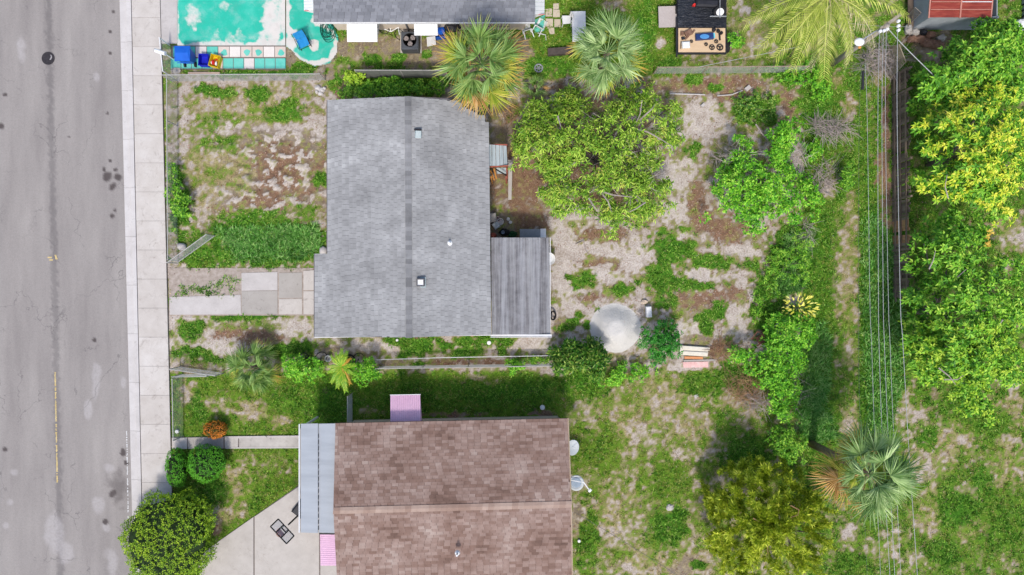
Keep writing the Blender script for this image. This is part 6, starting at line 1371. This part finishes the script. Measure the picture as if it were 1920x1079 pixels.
wr_ = thing('wheel_rim', 'grey spoked wheel rim lying between the two cabbage palms', 'wheel rim', V(1010, 128, 0)); MB().ring(V(1010, 128, .12), .2, .035, 20, 6).build('rim', M_galv, wr_)
for k in range(6): MB().tube([V(1010, 128, .12), V(1010, 128, .12)+Vector((.2*math.cos(k*1.047), .2*math.sin(k*1.047), 0))], .025, 4).build('spoke', M_galv, wr_)
a_ = [V(1482+6*math.sin(i*.3+.3), 76+i*3.1, .35) for i in range(11)]; MB().tube(a_, .07, 6, .05).single('tyre_piece', M_rub, 'curved piece of black tyre under the coconut palm', 'tyre')

# ------------------------------------------------------------------ trailer with tarp and parts
tz = .62; M_ply = mat('plywood', [C(206, 176, 140), C(226, 198, 164)], nz=1.2, stretch=(1, 4, 1)); M_tarp = NT('black_tarp')
n_ = M_tarp.noise(1.5, 5, .6, vec=M_tarp.pos((1, 4, 1)), dist=1.5); M_tarp.bump(n_, 1.0, .25); M_tarp = M_tarp.done(M_tarp.ramp(n_, [C(26, 28, 36), C(50, 52, 62)]), .32, .6)
tr_ = thing('flatbed_trailer', 'flatbed trailer with plywood deck and a black tarp at the top edge', 'trailer', V(1316, 46, 0))
MB().box((V(1315, 40, .5)+Vector((0, 0, 0))), (2.55, 3.4, .14)).build('frame', M_dark, tr_)
p0, p1 = V(1272, 98, tz), V(1360, 53, tz); MB().box(((p0.x+p1.x)/2, (p0.y+p1.y)/2, tz-.02), (p1.x-p0.x, p1.y-p0.y, .035)).build('deck', M_ply, tr_)
g = 16; xs = np.linspace(V(1270, 0, tz).x, V(1359, 0, tz).x, g); ys_ = np.linspace(V(0, 53, tz).y, V(0, -45, tz).y, g); A, B = np.meshgrid(xs, ys_); Zt = tz+.02+.10*fbm(A*2.5+B*.8+5, B*5+A, 3)
i = (np.arange(g-1)[:, None]*g+np.arange(g-1)[None, :]).ravel(); put('tarp', arrays_mesh('tarp', np.stack([A.ravel(), B.ravel(), Zt.ravel()], 1)-np.array(tr_.location), np.stack([i, i+1, i+g+1, i+g], 1), M_tarp), tr_)
M_crease = mat('tarp_crease_sheen', [C(120, 122, 130), C(160, 162, 168)], rough=.3, nz=5)
for (x, y, rr) in ((1363, 88, .3), (1268, 20, .3)): MB().lathe(V(x, y, .3), [(rr, -.09), (rr, .09)], 16, Matrix.Rotation(PI/2, 3, 'Y')).build('wheel', M_rub, tr_)
MB().box(V(1268.5, 70, .58), (.07, 2.0, .12)).build('side_rail', M_dark, tr_)
MB().box(V(1251.5, 32, .45), (.92, 1.08, .04), .03).single('floor_mat', mat('grey_rough_mat', [C(176, 164, 158), C(198, 188, 182)], nz=14), 'square grey mat lying against the left side of the trailer', 'mat')
tbx = thing('toolbox', 'dark blue toolbox with light blue lid on the plywood trailer deck', 'toolbox', V(1321, 69, tz)); MB().bevbox(V(1321, 69, tz+.12), (.92, .30, .22), .08).build('body', mat('navy_plastic', [C(26, 48, 96), C(40, 66, 122)], rough=.5), tbx)
MB().lathe(V(1321, 69, tz+.235), [(.12, 0), (.12, .015), (.03, .02)], 14, Matrix.Scale(2.0, 3, (1, 0, 0))).build('lid_panel', mat('light_blue_plastic', [C(70, 134, 196), C(96, 160, 214)], rough=.5), tbx); MB().box(V(1339, 67, tz+.2), (.07, .24, .08), .08).build('latch_end', mat('cyan_plastic', [C(90, 190, 210), C(120, 206, 220)]), tbx)
def spoked(label, px, py, r):
    c = V(px, py, tz+.06); root = thing('spoked_wheel', label, 'wheel', c, 'loose wheels on the trailer'); MB().ring(c, r*.86, r*.16, 16, 5).build('rim', M_black, root); MB().lathe(c, [(r*.25, -.02), (r*.25, .03)], 8).build('hub', M_black, root)
    for k in range(3): a = k*2.094+.5; MB().box(c+Vector((math.cos(a), math.sin(a), 0))*r*.45, (r*.8, r*.3, .03), a).build('spoke', M_black, root)
for lb, x, y, r in [('largest black spoked wheel in the corner of the plywood deck', 1350, 89, .175), ('second largest black spoked wheel, left of the corner one on the plywood', 1335, 89, .145), ('small black spoked wheel below the middle of the dark blue toolbox', 1324, 83.5, .095), ('small black spoked wheel below the right end of the dark blue toolbox', 1343, 78, .105), ('smallest black wheel left of the dark blue toolbox', 1296.5, 78, .085)]: spoked(lb, x, y, r)
wb_ = thing('white_tub', 'white plastic tub on the left of the plywood deck', 'tub', V(1286, 84, tz)); MB().bevbox(V(1286, 84.5, tz+.1), (.40, .32, .18), .06, .05).build('tub', M_wplast, wb_); MB().tube([V(1277, 78, tz+.05), V(1276, 92, tz+.05)], .015, 4).build('handle', M_black, wb_)
M_rust = mat('rusty_brown_steel', [C(86, 60, 48), C(130, 98, 80), C(150, 122, 106)], nz=8)
en = thing('engine_part', 'rusty brown engine part at the left of the plywood deck', 'engine part', V(1289, 63, tz))
for x, y, w, d, h, a in [(1291, 62, .40, .28, .16, .5), (1279, 63, .16, .2, .12, 0), (1281, 72, .18, .14, .1, .2), (1288, 71, .24, .08, .08, .7), (1300, 60, .08, .25, .08, -.6)]: MB().bevbox(V(x, y, tz+h/2), (w, d, h), a, .02).build('block', M_rust if x != 1281 else M_dark, en)
dm = thing('motor_part', 'black motor part with hoses at the right of the plywood deck', 'motor part', V(1347, 63, tz))
for x, y, r in [(1338, 57, .1), (1346, 59, .09), (1352, 63, .08)]: MB().lathe(V(x, y, tz), [(r, 0), (r, .1), (r*.6, .14)], 10).build('drum', M_black, dm)
MB().tube([V(1349, 62, tz+.1), V(1350, 76, tz+.05)], .045, 6).build('shaft', M_black, dm)
mw = thing('mower_body', 'dark machine body with white-rimmed wheel standing on the black tarp', 'machine', V(1330, 6, tz)); MB().bevbox(V(1326, 7, tz+.3), (1.15, .36, .26), -.05, .08).build('body', M_dark, mw); MB().bevbox(V(1352, 6, tz+.3), (.35, .5, .3), 0, .05).build('housing', M_black, mw)
MB().ring(V(1350, 23, tz+.32), .26, .075, 20, 7, Matrix.Rotation(.5, 3, 'X')).build('tyre', M_rub, mw); MB().lathe(V(1350, 22.5, tz+.32), [(.2, -.02), (.2, .03), (.06, .06)], 16, Matrix.Rotation(.5, 3, 'X')).build('rim', M_white, mw); MB().tube([V(1331, 31, tz+.3), V(1362, 31, tz+.3)], .03, 5).build('axle', M_galv, mw); MB().tube([V(1350, 0, tz+.6), V(1350, 34, tz+.4)], .018, 5).build('lever', M_galv, mw)
MB().add([V(1297, 13, tz+.2), V(1303, 13, tz+.2), V(1306, 8, tz+.26), V(1302, 6, tz+.3), V(1299, 9, tz+.28)], [(0, 1, 4), (1, 2, 4), (2, 3, 4), (0, 4, 1)]).single('red_cloth', M_redpl, 'small red cloth on the black tarp', 'cloth')

# ------------------------------------------------------------------ junk round the grey house
def bucket(label, px, py, r, h, m, z=0, name='bucket'):
    c = V(px, py, z+h); c.z = z; root = thing(name, label, 'bucket', c); MB().lathe(c, [(r*.82, 0), (r, h), (r*.93, h), (r*.8, .03)], 14).build('body', m, root); MB().ring(c+Vector((0, 0, h)), r, .012, 16, 5).build('rim', m, root); return root
bucket('white bucket in the junk heap in the corner by the rear addition', 938, 416, .17, .36, M_wplast)
bucket('pinkish bucket behind the white bucket in the junk corner', 934, 411, .12, .3, mat('pinkish_plastic', [C(206, 170, 166), C(222, 196, 190)]))
bucket('small white pot, upper of the two pots beside the junk heap', 953, 411, .075, .14, M_wplast); bucket('small white pot, lower of the two pots beside the junk heap', 957, 417, .075, .14, M_wplast)
MB().bevbox(V(930, 423, .25), (.32, .34, .3), .6, .04).single('grey_bin', M_dish, 'grey box tilted against the buckets in the junk corner', 'box')
MB().bevbox(V(924, 409, .3), (.36, .46, .5), .1, .04).single('metal_tub', M_greyconc, 'dull grey metal tub against the gray house wall in the junk corner', 'tub')
MB().blob(V(946, 436, .2), (.3, .2, .24), 8, .15, 10, 6).single('black_bag', M_rub, 'black rubbish bag in front of the rear addition', 'bag'); bucket('dark blue can on the black rubbish bag', 943, 436, .08, .12, M_dishb, .4, 'can')
MB().blob(V(961, 440, .2), (.24, .18, .18), 9, .2, 10, 6).single('green_cloth', mat('dark_green_cloth', [C(20, 64, 34), C(34, 86, 48)]), 'dark green bundle between the black bag and the bench', 'bundle')
MB().blob(V(925, 441, .2), (.2, .14, .14), 10, .2, 8, 5).single('orange_bundle', M_redp, 'reddish bundle at the inner corner of the rear addition', 'bundle')
bn_ = thing('work_bench', 'grey bench with a white end panel against the rear addition', 'bench', V(1000, 440, 0)); MB().box(V(994, 438, .85), (1.05, .44, .05)).build('top', mat('grey_blue_board', [C(128, 132, 136), C(154, 158, 162)], nz=4), bn_); MB().box(V(1018.5, 437.5, .87), (.28, .44, .06)).build('end_panel', M_wplast, bn_)
for x in (977, 1022):
    for y in (433, 443): MB().box(G(x, y, .85, .42), (.05, .05, .84)).build('leg', M_fboard, bn_)
MB().lathe(V(1029, 486, .5), [(.22, 0), (.32, .1), (.33, .12), (.2, .04)], 16).single('basin', M_wplast, 'white round basin half under the edge of the rear addition roof', 'basin')
MB().ring(V(1037, 592, .25), .22, .045, 16, 6, Matrix.Rotation(.9, 3, 'Y')).single('tyre', M_rub, 'black tyre leaning by the right wall of the rear addition', 'tyre')
for lb, x, y, r, s in [('pale boulder with weeds beside the open driveway gate', 341, 463, (.24, .2, .2), 1), ('pale rock at the step corner of the gray house eave', 606, 470, (.2, .2, .14), 2)]: MB().blob(V(x, y, .12), r, s, .12, 12, 7).single('rock', M_whiteconc, lb, 'rock', smooth=True)
mb = thing('broken_concrete', 'heap of broken white concrete near the top left corner of the gray house', 'rubble', V(600, 169, 0))
for k, (x, y, w, d) in enumerate([(596, 165, .34, .24), (604, 170, .36, .28), (601, 176, .3, .2), (608, 166, .22, .16), (594, 172, .18, .2)]): MB().blob(V(x, y, .08), (w/2, d/2, .11), k+20, .22, 8, 5).build('chunk', M_kerb, mb)
for lb, x, y, r in [('white round drain lid on the grass above the brown house', 1017, 764, .13), ('white pipe cap on the grass right of the brown house', 1085.5, 1014, .08), ('white round lid on the soil below the gray house', 917, 643, .11), ('small white cap in the grass by the gray house gutter', 745, 638, .07), ('white cap beside the fence on the brown house lawn', 333, 809, .1)]:
    MB().lathe(V(x, y, .03), [(r, 0), (r, .09), (r*.85, .11), (r*.3, .115)], 14).single('drain_cover', M_wplast, lb, 'drain cover')
bucket('white bucket among the weeds beside the yellow palm', 615, 673, .16, .3, M_wplast)
M_obrd = mat('off_white_board', [C(216, 208, 190), C(232, 226, 212)], nz=3); M_opl = mat('orange_plank', [C(206, 134, 84), C(224, 160, 112)], nz=3); M_pkb = mat('faded_pink_sheet', [C(214, 160, 154), C(232, 190, 184), C(226, 214, 206)], nz=5)
for lb, x, y, l, w, z, a, m, nm in [('off-white board, lowest and widest of the stack by the round shrub', 1300, 658, 1.45, .5, .10, -.06, M_obrd, 'board'), ('off-white board, top of the stack by the round shrub', 1304, 653, 1.4, .16, .15, -.07, M_obrd, 'board'), ('narrow off-white board on the lower edge of the stack', 1302, 662, 1.3, .14, .16, -.05, M_obrd, 'board'), ('orange plank below the off-white board stack', 1300, 671, .95, .13, .06, -.02, M_opl, 'plank'), ('grey plank lying across below the orange plank', 1310, 676, 1.6, .09, .05, .02, M_greyconc, 'plank'), ('faded pink sheet on the ground below the planks', 1304, 684, 1.3, .3, .035, .02, M_pkb, 'sheet')]:
    MB().box(V(x, y)+Vector((0, 0, z)), (l, w, .045), a).single(nm, m, lb, nm)
bl_ = thing('white_block', 'upright white block on the sand beside the rounded shrub', 'block', V(1216, 585, 0)); MB().bevbox(V(1216, 585, .18), (.28, .56, .34), .06, .03).build('block', M_wplast, bl_)
MB().blob(V(1208, 566, .06), (.18, .14, .1), 31, .2, 9, 5).single('rock', mat('tan_stone', [C(196, 176, 154), C(214, 196, 176)]), 'tan rock above the upright white block', 'rock')
MB().box(V(1305, 743)+Vector((0, 0, .02)), (.2, .14, .05), .4).single('concrete_chip', M_whiteconc, 'pale concrete chip on the brown house back lawn', 'concrete'); 
MB().blob(V(1256, 952, .04), (.2, .18, .08), 41, .2, 9, 5).single('rock', M_whiteconc, 'pale flat rock in the middle of the back lawn', 'rock')
ch = thing('broken_chair', 'broken brown wooden chair dumped at the foot of the vine mass', 'chair', V(1420, 634, 0)); Mr = Matrix.Rotation(.5, 3, 'Z'); q = lambda x, y, z: V(1421, 635)+Mr @ Vector((x, y, z)); M_brw = mat('brown_wood', [C(110, 70, 56), C(150, 104, 84)], nz=5)
quad_th('seat', [q(-.22, -.22, .5), q(.24, -.22, .42), q(.24, .2, .42), q(-.22, .2, .5)], M_brw, ch, .03)
for a, b in [((-.24, .2, .5), (-.5, .3, .7)), ((.22, .22, .45), (-.05, .5, .75)), ((-.5, .3, .7), (-.05, .5, .75)), ((-.24, -.22, .5), (-.6, -.1, .4)), ((.24, -.2, .42), (.4, -.3, .0)), ((-.2, -.2, .5), (-.25, -.3, 0)), ((.24, .2, .42), (.36, .3, 0))]: MB().tube([q(*a), q(*b)], .026, 4).build('rung', M_brw, ch)
gb_ = thing('ribbed_bin', 'grey ribbed plastic bin lying beside the vine mass', 'bin', V(1462, 617, 0)); Mr = Matrix.Rotation(-.5, 3, 'Z'); MB().bevbox(V(1462, 617, .25), (.36, .5, .4), .95, .05).build('body', M_dish, gb_)
for k in range(4): MB().box(V(1462, 617, .46)+Matrix.Rotation(.95, 3, 'Z') @ Vector((-.12+.08*k, 0, 0)), (.03, .46, .03), .95).build('rib', M_galv, gb_)
MB().box(V(1432, 648)+Vector((0, 0, .3)), (.36, .1, .05), .1).single('plank', M_wplast, 'short white plank below the broken brown chair', 'plank')
MB().tube([V(1312, 140, .1), V(1256, 176, .1), V(1290, 177, .1), V(1322, 178, .1)][1:], .032, 5).single('white_pipe', M_kerb, 'white pipe lying on the soil below the back lot fence', 'pipe')
MB().tube([V(1345, 180, .1), V(1372, 178, .12), V(1392, 170, .1)], .028, 5).single('white_pipe', M_kerb, 'shorter white pipe right of the long pipe on the soil', 'pipe')
for lb, x, y, s in [('white slab end near the shorter white pipe', 1402, 166, .3), ('pale block on the sand below the long white pipe', 1318, 198, .2)]: MB().box(V(x, y, .08), (s, s*.7, .12), .7).single('concrete_block', M_whiteconc, lb, 'block')
rp = thing('stone_pile', 'heap of grey blocks and brown rocks below the red-roofed shed', 'rubble', V(1735, 75, 0))
for k, (x, y, w, d, m) in enumerate([(1703, 56, .4, .5, M_greyconc), (1714, 61, .5, .4, M_greyconc), (1722, 74, .7, .4, M_rust), (1745, 66, .6, .4, M_rust), (1738, 80, .7, .5, M_rust), (1756, 84, .8, .5, M_rust), (1765, 72, .5, .4, M_greyconc), (1730, 62, .4, .35, M_dark), (1708, 74, .5, .4, M_rust)]): MB().blob(V(x, y, .2), (w/2, d/2, .25), k+50, .2, 9, 5).build('rock', m, rp)
vb = thing('metal_container', 'grey ribbed metal container cut off by the top right corner', 'container', V(1935, 15, 0)); MB().box((V(1916, 0, 0).x+1.2, V(0, 38, 0).y+1.5, 1.0), (2.4, 3.0, 2.0)).build('body', M_siding, vb)
for k in range(10): MB().box((V(1916, 0, 0).x-.015, V(0, 38, 0).y+.15+k*.3, 1.0), (.04, .08, 2.0)).build('rib', M_dark, vb)
MB().blob(V(1916, 47, .3), (.5, .3, .25), 70, .06, 12, 7).single('white_sack', M_wplast, 'white sack by the metal container at the top right corner', 'sack')
MB().tube([V(1080, 458, .04), V(1094, 452, .08), V(1098, 470, .05), V(1104, 478, .04)], .03, 5, .015).single('bare_root', M_twig, 'bleached bare root on the sand right of the rear addition', 'root')
MB().tube([V(1417, 233, .5), V(1428, 250, .5), V(1440, 264, .6)], .04, 5, .03).single('dead_branch', M_twig, 'bleached dead branch beside the ragged bright green small tree', 'branch')
